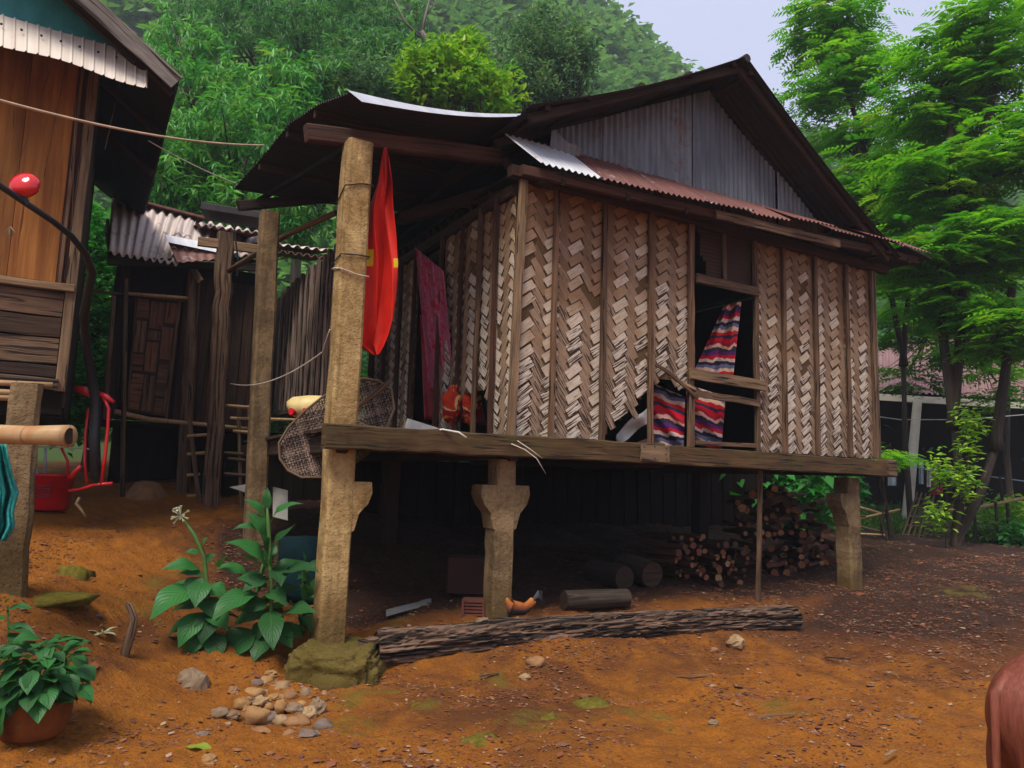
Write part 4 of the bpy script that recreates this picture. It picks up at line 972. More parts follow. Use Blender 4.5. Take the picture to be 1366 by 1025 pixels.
# ------------------------------------------------------------------ LEFT PLANK HOUSE (own frame, same heading as the stilt house)
LO = at(98, 400, 7.0); LO.z = 0
lh = thing('plank_house', 'ochre plank house corner with cream roof strip and grey barge board at the left edge', 'house', LO, R_(30))
def LF(px, py, n=0):
    d = ray(px, py); k = ((LO+VV*n-CAM).dot(VV))/d.dot(VV); q = CAM+d*k-LO; return Vector((q.dot(UU), n, q.z))
def lb(name, m, mat, parent=None, label=None, thick=None, kind=None, smooth=False):
    o = m.build(name, M[mat], parent or lh, off=(0, 0, 0), thick=thick, kind=kind, smooth=smooth)
    if label: o['label'] = label
    return o
xr = 0.0; xl = -2.6; zt = LF(95, 80).z+.3
zr = LF(80, 385).z; zb = LF(60, 500).z
for i, (a, b) in enumerate(((-.16, -.06), (-.55, -.165), (-.95, -.555), (-1.35, -.955), (-1.75, -1.355), (-2.15, -1.755), (-2.55, -2.155))):
    m = MB(); m.quad((a, -.004*(i % 2), zr+.05), (b, -.004*(i % 2), zr+.05), (b, -.004*(i % 2), zt), (a, -.004*(i % 2), zt), uvs=[(0, 0), (0, b-a), (2, b-a), (2, 0)]); lb('wall_board', m, 'ply' if i else 'woodred', thick=.02)
m = MB(); m.quad((xl, .03, zb-.4), (0, .03, zb-.4), (0, .03, zt), (xl, .03, zt)); lb('wall_backing', m, 'inner', thick=.02)
m = MB(); m.beam((-.03, -.02, zb-.15), (-.03, -.02, zt), .09, .06, up=(0, 1, 0), seg=8, jit=.004); lb('corner_post', m, 'woodlight')
m = MB(); m.beam((-.13, -.02, zr), (-.13, -.02, zt), .03, .05, up=(0, 1, 0), seg=6, jit=.003); lb('corner_lath', m, 'wood')
m = MB(); m.beam((xl, -.06, zr), (.0, -.06, zr), .06, .07, seg=8, jit=.004); lb('rail', m, 'woodlight')
zz = zr-.05
for i, (h, mt) in enumerate(((.24, 'wood'), (.2, 'wooddark'), (.26, 'plank'), (.12, 'wooddark'))):
    m = MB(); m.beam((xl, -.02-.01*(i % 2), zz-h/2), (-.08, -.02-.01*(i % 2), zz-h/2), .03, h-.015, seg=10, jit=.005); lb('lower_plank', m, mt); zz -= h
m = MB(); m.beam((xl, -.05, zz-.06), (-.05, -.05, zz-.06), .06, .1, seg=12, jit=.01); lb('lower_plank', m, 'bark', label='frayed bark-edged bottom plank')
m = MB(); m.quad((0, .02, zb-.3), (0, 4, zb-.3), (0, 4, zt), (0, .02, zt)); lb('side_wall', m, 'wooddark', thick=.03)
m = MB(); m.quad((xl, 0, zb-.35), (0, 0, zb-.35), (0, 4, zb-.35), (xl, 4, zb-.35)); lb('floor', m, 'inner', thick=.04)
# roof: right slope only comes into view, barge board along its front verge
nF = -.75
e0, r0 = LF(241, 104, nF), LF(118, -8, nF)
sl = (r0.z-e0.z)/(r0.x-e0.x); rdg = -1.25; top = e0.z+sl*(rdg-e0.x)
for i in range(7):
    y0 = nF+i*.72
    def P(x, y): t = e0.x+(rdg-e0.x)*y; return (t, y0+.76*x, e0.z+.03+sl*(t-e0.x)+.006*(i % 2))
    lb('roof_sheet', corr(P, (0, 0, 1), 36, 4, .010, 9, (.7, 2)), 'tindark', thick=.003)
    def P(x, y): t = rdg-(e0.x-rdg)*y*1.0; return (t, y0+.76*x, top+.03+sl*(e0.x-rdg)*y*1.0+.006*(i % 2))
    lb('roof_sheet', corr(P, (0, 0, 1), 36, 4, .010, 9, (.7, 2)), 'tindark', thick=.003)
m = MB(); m.beam(e0+Vector((-.03, -.02, -.07)), Vector((rdg, nF-.02, top-.07)), .025, .16, up=(0, 0, 1), seg=14, jit=.004); lb('barge_board', m, 'barge', label='grey weathered barge board under the roof verge')
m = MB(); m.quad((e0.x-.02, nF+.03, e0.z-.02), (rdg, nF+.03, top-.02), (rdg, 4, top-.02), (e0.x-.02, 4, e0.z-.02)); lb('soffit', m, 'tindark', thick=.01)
for y in (-.5, .6, 1.8): m = MB(); m.beam((e0.x-.05, y, e0.z-.07), (rdg, y, top-.07), .05, .08); lb('rafter', m, 'wooddark')
m = MB(); m.quad((-.5, -.3, 0), (-.5, -.3, 0), (-.5, -.3, 0), (-.5, -.3, 0))
gq = LF(0, 16, -.3).z
m = MB(); m.quad((xl, -.28, gq-.25), (e0.x-.1, -.28, LF(190, 75, -.28).z-.1), (rdg+.2, -.28, top-.2), (rdg-1, -.28, top-.6)); lb('gable_board', m, 'teal', thick=.02, label='teal painted gable board')
# cream ribbed strip roof below the gable
A_, B_ = LF(-60, 3, -.34), LF(198, 76, -.34); C2_, D2_ = LF(-60, 42, -.72), LF(196, 117, -.72)
def P(x, y):
    s = (x*17) % 1; k = 1 if s < .72 else 0; kk2 = min(1, max(0, (.5-abs(s-.86)/.14*.5)*2)) if s > .72 else 0
    p = A_.lerp(B_, x).lerp(C2_.lerp(D2_, x), y); p.z += .018*kk2 - .02*math.sin(x*9)*y; return p
m = MB(); m.surf(P, 17*14, 3, uvs=(2.6, .5)); st = lb('pent_sheet', m, 'tincream', thick=.003, label='cream ribbed tin strip below the teal gable')
for i in range(9):
    p = A_.lerp(B_, .12+i*.1).lerp(C2_.lerp(D2_, .12+i*.1), .45)+Vector((0, -.02, .02)); m = MB(); m.tube([p, p+Vector((0, -.012, .012))], .01, 6); lb('screw', m, 'black', parent=st)
m = MB(); m.beam((xl, -.33, LF(-60, 3, -.33).z-.1), (LF(190, 78, -.33).x, -.33, LF(190, 78, -.33).z-.12), .05, .1); lb('pent_batten', m, 'wooddark')
# bamboo floor poles sticking out at its foot
fp = LF(70, 508, -.1)
for (a, b, r) in (((0, 511), (70, 514), .026), ((-10, 522), (45, 526), .03), ((-10, 531), (36, 532), .028)):
    m = MB(); m.tube([LF(-90, a[1]-4, -.15), LF(*b, -.15)], r, 8, jit=.04); lb('floor_pole', m, 'bamboo', smooth=True)
# hanging threads in front of the wall
for (a, b) in (((66, 95), (18, 240)), ((86, 95), (58, 240)), ((102, 100), (96, 300)), ((160, 110), (140, 200))):
    m = MB(); m.tube([LF(*a, -.3), LF(*b, -.2)], .0035, 4); lb('hanging_thread', m, 'wood')
pst = thing('concrete_post', 'stout worn post at the left edge below the thick bamboo culm', 'post', at(14, 788, 5.5)); b = at(14, 788, 5.5); tp = at(25, 575, 5.5)
m = MB(); m.beam(Vector((b.x, b.y, gz(b.x, b.y)-.1)), tp+Vector((.02, 0, .35)), .2, .2, up=VV, seg=12, jit=.008, ch=.15); m.build('shaft', M['concretegrey'], pst)
cu = thing('bamboo_culm', 'thick cut bamboo culm lying level across the left edge', 'bamboo', at(0, 580, 4.6)); m = MB()
m.tube([at(-120, 578, 4.9), at(-20, 579, 4.65), at(40, 581, 4.55), at(75, 581, 4.5), at(92, 582, 4.48)], [.064, .062, .058, .062, .068], 18); m.build('culm', M['bamboo'], cu, smooth=True)
mx_ = MB(); q0 = at(92.5, 582, 4.478); mx_.tube([q0, q0+Vector((.003, 0, 0))], .05, 14); mx_.build('cut_end', M['wooddark'], cu)
nt = thing('teal_net', 'bunched teal net bag hanging at the left edge', 'net', at(5, 600, 4.9)); m = MB()
def fn(x, y):
    w = [30, 52, 40, 26, 14][min(4, int(y*4.99))]; ws = np.interp(y, [0, .3, .5, .7, .85, 1], [8, 16, 25, 18, 20, 8]); px = -24+(24+ws)*x; py = 592+130*y
    return at(px, py, 4.9+.05*math.sin(x*17+y*3)+.03*math.sin(x*37))
m.surf(fn, 40, 24); m.build('mesh_cloth', M['tealnet'], nt, smooth=True, thick=.004)
# red tub, hoops, pipes
tb = gp(62, 682); tub = thing('red_tub', 'big red plastic tub standing on the path below the bamboo culm', 'tub', tb)
m = MB(); m.ring([(.0, .01), (.19, .01), (.2, .02), (.235, .36), (.255, .365), (.262, .39), (.25, .395), (.235, .385), (.2, .05), (0, .04)], tb, 32); m.build('tub_body', M['redplastic'], tub, smooth=True)
m = MB()
for k in range(5): m.box(tb.x-.02, tb.x+.16, tb.y-.236+.0, tb.y-.222, tb.z+.15+k*.028, tb.z+.165+k*.028)
m.build('ribbed_label', M['darkred'], tub)
for (nm, lab, pts, r, mt) in (('plastic_pipe', 'grey pipe leaning in the red tub', [(40, 598), (52, 640)], .018, 'greyblue'), ('plastic_pipe', 'short upright pale pipe in the red tub', [(61, 598), (60, 632)], .014, 'greyblue'), ('red_hose', 'pinkish hose curling behind the red tub', [(82, 598), (90, 615), (91, 640)], .014, 'redplastic')):
    m = MB(); m.tube([at(x, y, 8.0) for x, y in pts], r, 8); o = m.build(nm, M[mt], smooth=True); tag(o, lab, 'pipe' if 'pipe' in nm else 'hose')
m = MB(); m.tube([at(38, 596, 8.3), at(110, 598, 8.3), at(135, 602, 8.3)], .008, 5); tag(m.build('clothes_cord', M['white']), 'thin white cord strung level above the red tub', 'cord')
ch = thing('red_swing_frame', 'bent red tube frame hanging from the black hose', 'tube frame', at(125, 640, 7.4))
m = MB(); m.tube([at(x, y, 7.4) for x, y in ((100, 519), (112, 521), (122, 529))], [.03, .045, .02], 10); m.build('red_cap', M['redplastic'], ch, smooth=True)
m = MB(); m.tube([at(x, y, 7.4) for x, y in ((131, 524), (142, 530), (152, 537))], [.02, .03, .018], 10); m.build('red_cap', M['redplastic'], ch, smooth=True)
m = MB(); m.tube([at(x, y, 7.4) for x, y in ((118, 545), (114, 580), (113, 615), (116, 645))], .014, 8); m.build('frame_tube', M['redplastic'], ch, smooth=True)
m = MB(); m.tube([at(x, y, 7.4) for x, y in ((138, 530), (145, 545), (144, 570), (140, 610), (135, 648))], .017, 8); m.build('frame_tube', M['redplastic'], ch, smooth=True)
m = MB(); m.tube([at(x, y, 7.3) for x, y in ((94, 638), (101, 628), (108, 622))], .022, 8); m.build('frame_tube', M['redplastic'], ch, smooth=True)
m = MB(); m.tube([at(x, y, 7.4) for x, y in ((92, 655), (110, 652), (125, 647), (150, 645))], .016, 7); m.build('seat_bar', M['redplastic'], ch, smooth=True)
m = MB(); m.tube([at(x, y, 7.2) for x, y in ((106, 664), (102, 672), (108, 680), (115, 690))], [.014, .02, .014, .008], 7); tag(m.build('dry_root', M['woodlight'], smooth=True), 'small pale twisted root lying beside the red tub', 'root')
m = blob(gp(168, 672)+Vector((0, .5, .0)), (.26, .3, .26), 9); tag(m.build('dark_boulder', M['stone'], smooth=True), 'half hidden boulder in the shade behind the red tube frame', 'rock')
lp = thing('black_hose', 'thick black hose arching down in front of the plank house', 'hose', at(60, 300, 5.2))
m = MB(); m.tube([at(x, y, Y) for x, y, Y in ((-30, 222, 4.6), (0, 248, 4.8), (40, 275, 5), (70, 295, 5.2), (95, 315, 5.5), (115, 340, 5.8), (123, 362, 6), (118, 390, 6.3), (112, 420, 6.6), (115, 460, 7), (122, 500, 7.3), (128, 535, 7.4), (126, 580, 7.4), (128, 640, 7.4))],
              [.022, .022, .022, .022, .024, .028, .032, .036, .04, .042, .045, .048, .05, .05], 12); m.build('hose_body', M['black'], lp, smooth=True)
rb = thing('red_bell_lamp', 'glossy round red bell fixed on the black hose', 'bell', at(30, 245, 4.95)); c = at(31, 245, 4.95)
m = MB(); m.ring([(0, .04), (.05, .038), (.085, .02), (.1, -.01), (.1, -.03), (.085, -.055), (.05, -.07), (0, -.075)], (0, 0, 0), 28)
for i, v in enumerate(m.v): m.v[i] = c+Matrix.Rotation(R_(68), 3, 'X') @ v
m.build('bell_shell', M['redgloss'], rb, smooth=True); m = MB(); m.tube([at(32, 262, 4.95), at(36, 273, 4.97)], .02, 8); m.build('clamp', M['black'], rb)
m = MB()
for k in range(12): a = rnd(-2.6, -.4); p = at(14, 303, 4.9); m.tube([p, p+Vector((math.cos(a)*.05*rnd(.5, 1.2), rnd(-.02, .02), math.sin(a)*.05-.01))], [.006, .002], 4)
tag(m.build('dried_herb', M['woodlight']), 'small bunch of dried stalks hanging on the plank wall', 'dried plant')
def wire(lab, pts, r, mat, name='cable'):
    m = MB(); m.tube(pts, r, 6); return tag(m.build(name, M[mat], smooth=True), lab, name)
def sag(a, b, s, n=14): return [a.lerp(b, i/n)-Vector((0, 0, s*4*(i/n)*(1-i/n))) for i in range(n+1)]
wire('tan cable crossing in front of the plank house to the porch roof', sag(at(-30, 126, 4.6), at(352, 194, 8.2), .09), .011, 'cable')
wire('thin grey wire running from under the plank house roof towards the porch', sag(at(198, 188, 7.6), at(318, 246, 8.8), .03), .006, 'string', 'wire')
wire('pale rope sagging from the flag post to the ribbed kitchen wall', sag(at(308, 512, 8.8), at(430, 470, 6.6), .12)+[at(440, 440, 6.2)], .006, 'string', 'rope')
for (y0, y1, lab, mt) in ((240, 262, 'dark wire tied round the flag post near its top', 'wooddark'), (338, 345, 'dark cord tied round the flag post at flag height', 'black'), (366, 352, 'pale cord looped round the flag post at flag height', 'string')):
    pts = []
    for k in range(25):
        a = k/24*2*math.pi; z = hf(470, (y0+y1)/2, -.1).z+(.0 if k < 0 else .03*math.cos(a+1)*(y1-y0)/10); q = .125/max(abs(math.cos(a)), abs(math.sin(a)))
        pts.append(H(q*math.cos(a), .03+q*math.sin(a), z))
    wire(lab, pts, .006, mt, 'tie')
# ------------------------------------------------------------------ FLAG
def flag():
    m = MB(); rows = [(0, 512, 516), (.08, 508, 520), (.17, 504, 524), (.27, 495, 525), (.38, 491, 527), (.5, 489, 529), (.56, 487, 531), (.63, 484, 531), (.72, 481, 529), (.82, 479, 524), (.9, 478, 518), (.955, 478, 512), (1, 498, 505)]
    st = []
    def fn(x, y):
        l = np.interp(y, [r[0] for r in rows], [r[1] for r in rows]); r = np.interp(y, [r[0] for r in rows], [r[2] for r in rows])
        bot = 472 if False else 0; py = 197+277*y
        Y = 6.44-.11*abs(math.sin(x*3.4+y*1.9+.4*math.sin(y*5)))+.05*abs(math.sin(x*7-y*4.5))+.02*math.sin(y*11+x*5)*x
        s = 0
        if x < .22 and .49 < y < .575: s = 1
        if x > .86 and .535 < y < .56+.02*x: s = 1
        st.append(s); return at(l+(r-l)*x+2.2*math.sin(y*13+x*2)*y*(1-y)*2, py, Y)
    m.surf(fn, 60, 160, uvs=(1, 1.5)); o = m.build('red_flag', M['flag'], smooth=True)
    a = o.data.attributes.new('star', 'FLOAT', 'POINT'); a.data.foreach_set('value', np.array(st, dtype=np.float32))
    mo = o.modifiers.new('s', 'SOLIDIFY'); mo.thickness = .003
    tag(o, 'red flag with part of a yellow star hanging folded beside the tall porch post', 'flag')
flag()
# ------------------------------------------------------------------ cloths
def cloth(name, lab, cat, C, Yf, na, nb, mat, uvs=(1, 1)):
    """C: corner pixels bottom-left, bottom-right, top-right, top-left"""
    m = MB()
    def fn(x, y):
        px = (C[0][0]*(1-x)+C[1][0]*x)*(1-y)+(C[3][0]*(1-x)+C[2][0]*x)*y; py = (C[0][1]*(1-x)+C[1][1]*x)*(1-y)+(C[3][1]*(1-x)+C[2][1]*x)*y
        return at(px, py, Yf(x, y))
    m.surf(fn, na, nb, uvs=uvs); return tag(m.build(name, M[mat], smooth=True, thick=.006), lab, cat)
cloth('striped_blanket', 'striped red and navy blanket hanging diagonally inside the window opening', 'blanket', ((924, 500), (978, 502), (989, 402), (966, 408)), lambda x, y: 8.62+.05*math.sin(x*11+y*2)+.02*math.sin(x*23), 30, 30, 'blanket', (1, 1.2))
cloth('striped_blanket', 'bundled striped red blanket sagging below the window sill rails', 'blanket', ((918, 590), (962, 602), (968, 530), (915, 512)), lambda x, y: 8.5+.12*x*x-.12*math.sin(math.pi*y)+.03*math.sin(x*9+y*13), 26, 26, 'blanket', (1, .9))
cloth('striped_blanket', 'crumpled striped blanket bulging behind the torn woven panel', 'blanket', ((868, 600), (912, 604), (914, 530), (872, 512)), lambda x, y: 8.25-.1*math.sin(math.pi*y)+.03*math.sin(x*9+y*17), 26, 26, 'blanket', (.8, .9))
m = MB(); m.surf(lambda x, y: at(822+48*x, 592-22*x-28*x*x*.3-24*y*(.6+.5*x)+3*math.sin(x*7+y*2), 7.95+.06*math.cos(y*3)-.03*math.sin(x*9+y*4)), 24, 10); tag(m.build('cream_bedding', M['white'], smooth=True, thick=.01), 'cream folded bedding pushed against the torn corner of the woven wall', 'bedding')
m = MB(); m.surf(lambda x, y: at(826+48*x, 600-18*x-4*math.sin(x*4)*(1-y)+8*(1-y), 7.92+.05*y), 12, 6); tag(m.build('brown_bundle', M['box'], smooth=True, thick=.02), 'dark brown sack under the cream bedding', 'sack')
cloth('pink_curtain', 'pink printed curtain drawn aside in the porch doorway', 'curtain', ((572, 520), (606, 524), (592, 362), (554, 330)), lambda x, y: 8.8-.62*x+.05*math.sin(x*16+y*2), 30, 30, 'curtain', (1, 2.5))
cloth('maroon_curtain', 'dark maroon lower curtain behind the porch wall slats', 'curtain', ((566, 560), (650, 568), (612, 440), (560, 420)), lambda x, y: 8.95+.04*math.sin(x*14+y*2), 24, 20, 'darkred', (1, 1))
for (a, b, lab) in (((592, 565), (612, 518), 'orange patterned cloth bundle left of the porch wall slat'), ((616, 572), (642, 512), 'orange and red cloth bundle right of the porch wall slat')):
    m = blob((at((a[0]+b[0])/2, (a[1]+b[1])/2, 7.9)), (.1, .07, .2), a[0], 18, 14, .4, None, 3); tag(m.build('cloth_bundle', M['orangecloth'], smooth=True), lab, 'cloth')
# ------------------------------------------------------------------ porch things
sc = thing('bamboo_scoop', 'big woven bamboo fishing scoop with a bent rim hanging behind the flag post', 'basket', at(440, 560, 6.7))
RIM = [(372, 592), (373, 612), (384, 628), (402, 637), (430, 637), (460, 628), (490, 605), (515, 575), (526, 545), (522, 520), (505, 508), (485, 505), (455, 514), (430, 530), (405, 550), (385, 570), (372, 592)]
def sY(px, py): return 6.75+.10*math.sin((px-370)/160*3.1)*math.sin((py-505)/135*3.1)
m = MB(); m.tube([at(x, y, 6.72) for x, y in RIM], .012, 8, cap=False); m.build('rim', M['bamboodark'], sc, smooth=True)
def inside(x, y):
    c = False; j = len(RIM)-2
    for i in range(len(RIM)-1):
        a, b = RIM[i], RIM[j]
        if (a[1] > y) != (b[1] > y) and x < (b[0]-a[0])*(y-a[1])/(b[1]-a[1])+a[0]: c = not c
        j = i
    return c
m = MB()
def ribbons(dirx, diry, sp, mm, wob):
    L = math.hypot(dirx, diry); dx, dy = dirx/L, diry/L; nx_, ny_ = -dy, dx
    for k in range(-60, 60):
        cx, cy = 448+nx_*k*sp, 572+ny_*k*sp; run = []
        for s in range(-60, 61):
            x, y = cx+dx*s*3, cy+dy*s*3
            if inside(x, y): run.append((x, y, s))
            elif run: break
        if len(run) < 2: continue
        for q in range(len(run)-1):
            (x1, y1, s1), (x2, y2, s2) = run[q], run[q+1]; w = 1.25; f = lambda s: wob*.004*math.cos(s*3/sp*math.pi+k*math.pi)
            mm.quad(at(x1-nx_*w, y1-ny_*w, sY(x1, y1)+f(s1)), at(x2-nx_*w, y2-ny_*w, sY(x2, y2)+f(s2)), at(x2+nx_*w, y2+ny_*w, sY(x2, y2)+f(s2)), at(x1+nx_*w, y1+ny_*w, sY(x1, y1)+f(s1)), r=(k % 7)/7)
ribbons(1, -.25, 3.6, m, 1); ribbons(.3, 1, 3.8, m, -1); m.build('basket_weave', M['rib'], sc, kind='stuff')
m = MB(); m.tube([at(470, 548, 6.68), at(500, 525, 6.7), at(519, 509, 6.72)], .022, 8); m.build('handle', M['wood'], sc)
jg = thing('yellow_jug', 'yellow plastic jug with a red cap lying beside the woven scoop', 'jug', at(405, 548, 7.3))
m = MB(); c = at(412, 545, 7.3); m.tube([c+Vector((-.2, 0, -.01)), c+Vector((-.19, 0, 0)), c+Vector((-.15, 0, .01)), c+Vector((0, 0, .02)), c+Vector((.16, 0, .02))], [.03, .07, .1, .11, .11], 18); m.build('jug_body', M['yellowjug'], jg, smooth=True)
m = MB(); c = at(388, 549, 7.2); m.tube([c, c+Vector((.03, .05, .0))], .035, 12); m.build('cap', M['redplastic'], jg); m = MB(); c = at(406, 547, 7.18); m.tube([c, c+Vector((.0, .05, .0))], .02, 12); m.build('cap', M['redplastic'], jg)
m = MB(); m.box(0, .3, 0, .22, 0, .1); o = m.build('white_box', M['white']); o.location = at(544, 573, 7.3); o.rotation_euler = (R_(8), R_(14), R_(20)); tag(o, 'small white box on the porch floor below the pink curtain', 'box')
m = MB(); m.tube([at(x, y, 6.4) for x, y in ((530, 572), (560, 580), (590, 573), (612, 577), (622, 584))], .009, 6); tag(m.build('white_strap', M['white'], smooth=True), 'thin white strap curving along the edge of the porch beam', 'strap')
m = MB(); m.tube([at(x, y, 6.75) for x, y in ((672, 588), (700, 600), (716, 612), (728, 632))], [.005, .005, .004, .002], 5); tag(m.build('straw', M['string'], smooth=True), 'longer loose straw hanging over the floor beam', 'straw')
m = MB(); m.tube([at(x, y, 6.75) for x, y in ((690, 588), (708, 600), (724, 612))], [.004, .004, .002], 5); tag(m.build('straw', M['string'], smooth=True), 'shorter loose straw hanging over the floor beam', 'straw')
m = MB(); m.surf(lambda x, y: at(364+20*x, 690-40*y+5*x, 8.25+.2*y), 5, 6); tag(m.build('pale_board', M['stonecut'], thick=.02), 'pale stained board leaning beside the second porch post', 'board')
m = MB(); m.surf(lambda x, y: at(306+24*x, 650-4*x+12*y*x, 8.6), 4, 3); tag(m.build('pale_board', M['stonecut'], thick=.02), 'pale wedge-shaped scrap left of the second porch post', 'board')
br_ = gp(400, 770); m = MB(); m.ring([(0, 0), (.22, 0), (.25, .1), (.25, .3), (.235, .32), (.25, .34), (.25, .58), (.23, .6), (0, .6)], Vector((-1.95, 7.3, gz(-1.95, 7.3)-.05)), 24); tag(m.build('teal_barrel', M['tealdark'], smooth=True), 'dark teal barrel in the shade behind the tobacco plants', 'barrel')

# ------------------------------------------------------------------ under the house
log = thing('fallen_log', 'long weathered log lying in front of the stilt house', 'log', H(3, -.4, 0))
m = MB(); A0, A1 = gp(506, 896)+VV*.1, gp(1072, 843)+VV*.1
A0.z += .15; A1.z += .12; NS = 140; NR = 72
def fn(x, y):
    p = A0.lerp(A1, x)+Vector((0, 0, .03*math.sin(x*3.1))); d = (A1-A0).normalized(); X = d.cross(Vector((0, 0, 1))).normalized(); Z = X.cross(d)
    a = y*2*math.pi; r = .148-.028*x+.012*mnoise.noise(Vector((x*9, math.cos(a), math.sin(a))))
    g = mnoise.fractal(Vector((x*9, math.cos(a)*5.5, math.sin(a)*5.5)), .7, 2, 4); r += -.03*max(0, .28-abs(g))/.28+.012*g
    if x in (0, 1): r *= .93
    return p+X*math.cos(a)*r+Z*math.sin(a)*r
m.surf(fn, NS, NR, r=.4, uvs=(5.4, .8)); m.build('log_body', M['bark'], log)
for (P0, sgn, mt) in ((A0, 1, 'wooddark'), (A1, -1, 'wooddark')):
    m = MB(); d = (A1-A0).normalized()*.01*sgn; m.tube([P0+d, P0+d*2], .12 if sgn > 0 else .1, 20); m.build('log_end', M[mt], log)
m = MB(); m.beam(at(484, 858, 6.1), at(512, 852, 6.35), .1, .05, jit=.01, seg=4); m.build('broken_stub', M['bark'], log)
def stone(px, py, rx, ry, lab, grp=None, seed=None, mat='stone', lift=.35, name='stone', cat='stone'):
    g = gp(px, py+ry*.55); s = (g-CAM).dot(_F)/FP; r = (rx*s, max(rx, ry)*s*.9, ry*s*.95)
    m = blob((0, 0, 0), r, seed or px*.37+py, 12, 9, .34, None, 1.7); o = m.build(name, M[mat], smooth=(mat != 'stone' or px % 1 > .45)); o.location = g+Vector((0, r[1]*.3, r[2]*lift)); o.rotation_euler = (0, rnd(-.15, .15), rnd(-.3, .3)); return tag(o, lab, cat, grp)
ST = [(347, 755, 22, 20), (420, 762, 36, 18), (430, 728, 24, 16), (480, 695, 26, 14), (462, 722, 30, 18), (515, 742, 38, 22), (547, 775, 32, 22), (603, 770, 24, 24), (475, 812, 20, 16), (440, 795, 28, 18), (513, 812, 22, 26), (562, 818, 34, 20),
      (645, 822, 28, 36), (615, 840, 28, 32), (422, 848, 46, 40), (478, 855, 24, 28), (515, 862, 28, 24), (572, 868, 42, 24), (665, 882, 34, 24), (545, 912, 26, 18), (610, 912, 34, 18), (445, 902, 36, 14), (298, 832, 32, 20), (347, 842, 26, 16), (375, 800, 28, 22), (490, 778, 26, 14),
      (590, 800, 20, 14), (635, 755, 18, 16), (670, 770, 16, 14), (400, 790, 18, 14), (330, 870, 12, 8), (700, 900, 12, 8), (640, 905, 16, 12), (520, 780, 20, 14), (395, 820, 16, 14), (460, 760, 16, 12)]
for i, (x, y, a, b) in enumerate(ST):
    px, py, a, b = 180+x*.3757, 640+y*.3757, a*.3757, b*.3757
    lab = 'small stone in the heap of river stones before the footing'; 
    if i == 14: lab = 'large round grey-tan boulder at the left front of the stone heap'
    if i == 18: lab = 'flat broad stone at the right front corner of the stone heap'
    if i == 12: lab = 'upright pale slab stone at the right side of the heap'
    stone(px, py, a, b, lab, None if i in (14, 18, 12) else 'river stones heaped before the footing', lift=.45 if i > 25 else .6)
stone(715, 886, 13, 8, 'small block stone wedged under the left half of the log', lift=.6); stone(983, 860, 13, 10, 'pale round stone wedged under the right end of the log', lift=.7)
stone(645, 832, 13, 8, 'tan stone at the foot of the short concrete post'); stone(278, 1016, 12, 7, 'flat pale pebble beside the torn green leaf'); stone(268, 982, 10, 8, 'lone pebble left of the stone heap', lift=.2)
stone(700, 905, 7, 5, 'small pebble just below the log'); stone(953, 868, 6, 4, 'tiny pebble near the log stone'); stone(952, 965, 7, 5, 'greenish pebble on the open ground'); stone(1335, 718, 22, 12, 'dark stump-like rock on the crest at the right', lift=.5)
stone(775, 965, 8, 4, 'dark pebble beside the mossy hump'); stone(255, 895, 20, 24, 'dark half-buried rock under the tobacco leaves', None, None, 'stone', -.45)
for (px, py, rx, ry, lab) in ((50, 795, 62, 12, 'low mossy earth slab at the foot of the left post'), (95, 752, 26, 26, 'mossy eroded earth bank beside the left path'), (730, 955, 24, 22, 'bright mossy hump of earth in front of the log'), (560, 940, 18, 8, 'low moss patch left of the mossy hump'), (790, 935, 30, 12, 'flat mossy rise right of the mossy hump'), (640, 985, 26, 8, 'faint low moss patch on the yard')):
    stone(px, py, rx, ry, lab, None, None, 'moss', -.55, 'mossy_hump', 'moss')
# firewood
def mk_cut():
    m = NT('cut_wood_end'); n = m.noise(m.tc.outputs['Object'], 40, 4, .6); c = m.ramp(m.orand(), [(0, (.30, .12, .05)), (.2, (.10, .045, .025)), (.45, (.22, .07, .04)), (.65, (.42, .24, .11)), (.75, (.06, .03, .02)), (.9, (.34, .15, .06))], 'CONSTANT')
    return m.end(m.mix(m.ramp(n, [(.35, 0), (.7, .6)]), c, (.06, .03, .018)), .85, 0, .2)
CUTE = mk_cut()
FWM = []
for i in range(7):
    r = (.026, .034, .03, .042, .024, .037, .05)[i]; L = rnd(.55, .8); m = MB(); n = 7 if i % 2 else 5; m.tube([(0, 0, 0), (rnd(-.02, .02), L*.5, rnd(-.015, .015)), (0, L, 0)], [r, r*rnd(.9, 1.05), r*.9], n, jit=.12, cap=False)
    b = len(m.v); m.f.append(tuple(range(n))[::-1]); m.uv += [(0, 0)]*n; m.r.append(.5); m.f.append(tuple(b-n+k for k in range(n))); m.uv += [(0, 0)]*n; m.r.append(.5)
    me = m.mesh('firewood_stick', M['firewood']); me.materials.append(M['cutend'] if 'cutend' in M else CUTE); me.polygons[-1].material_index = 1; me.polygons[-2].material_index = 1; FWM.append((me, r))
def inpoly(x, y, P):
    c = False; j = len(P)-1
    for i in range(len(P)):
        a, b = P[i], P[j]
        if (a[1] > y) != (b[1] > y) and x < (b[0]-a[0])*(y-a[1])/(b[1]-a[1])+a[0]: c = not c
        j = i
    return c
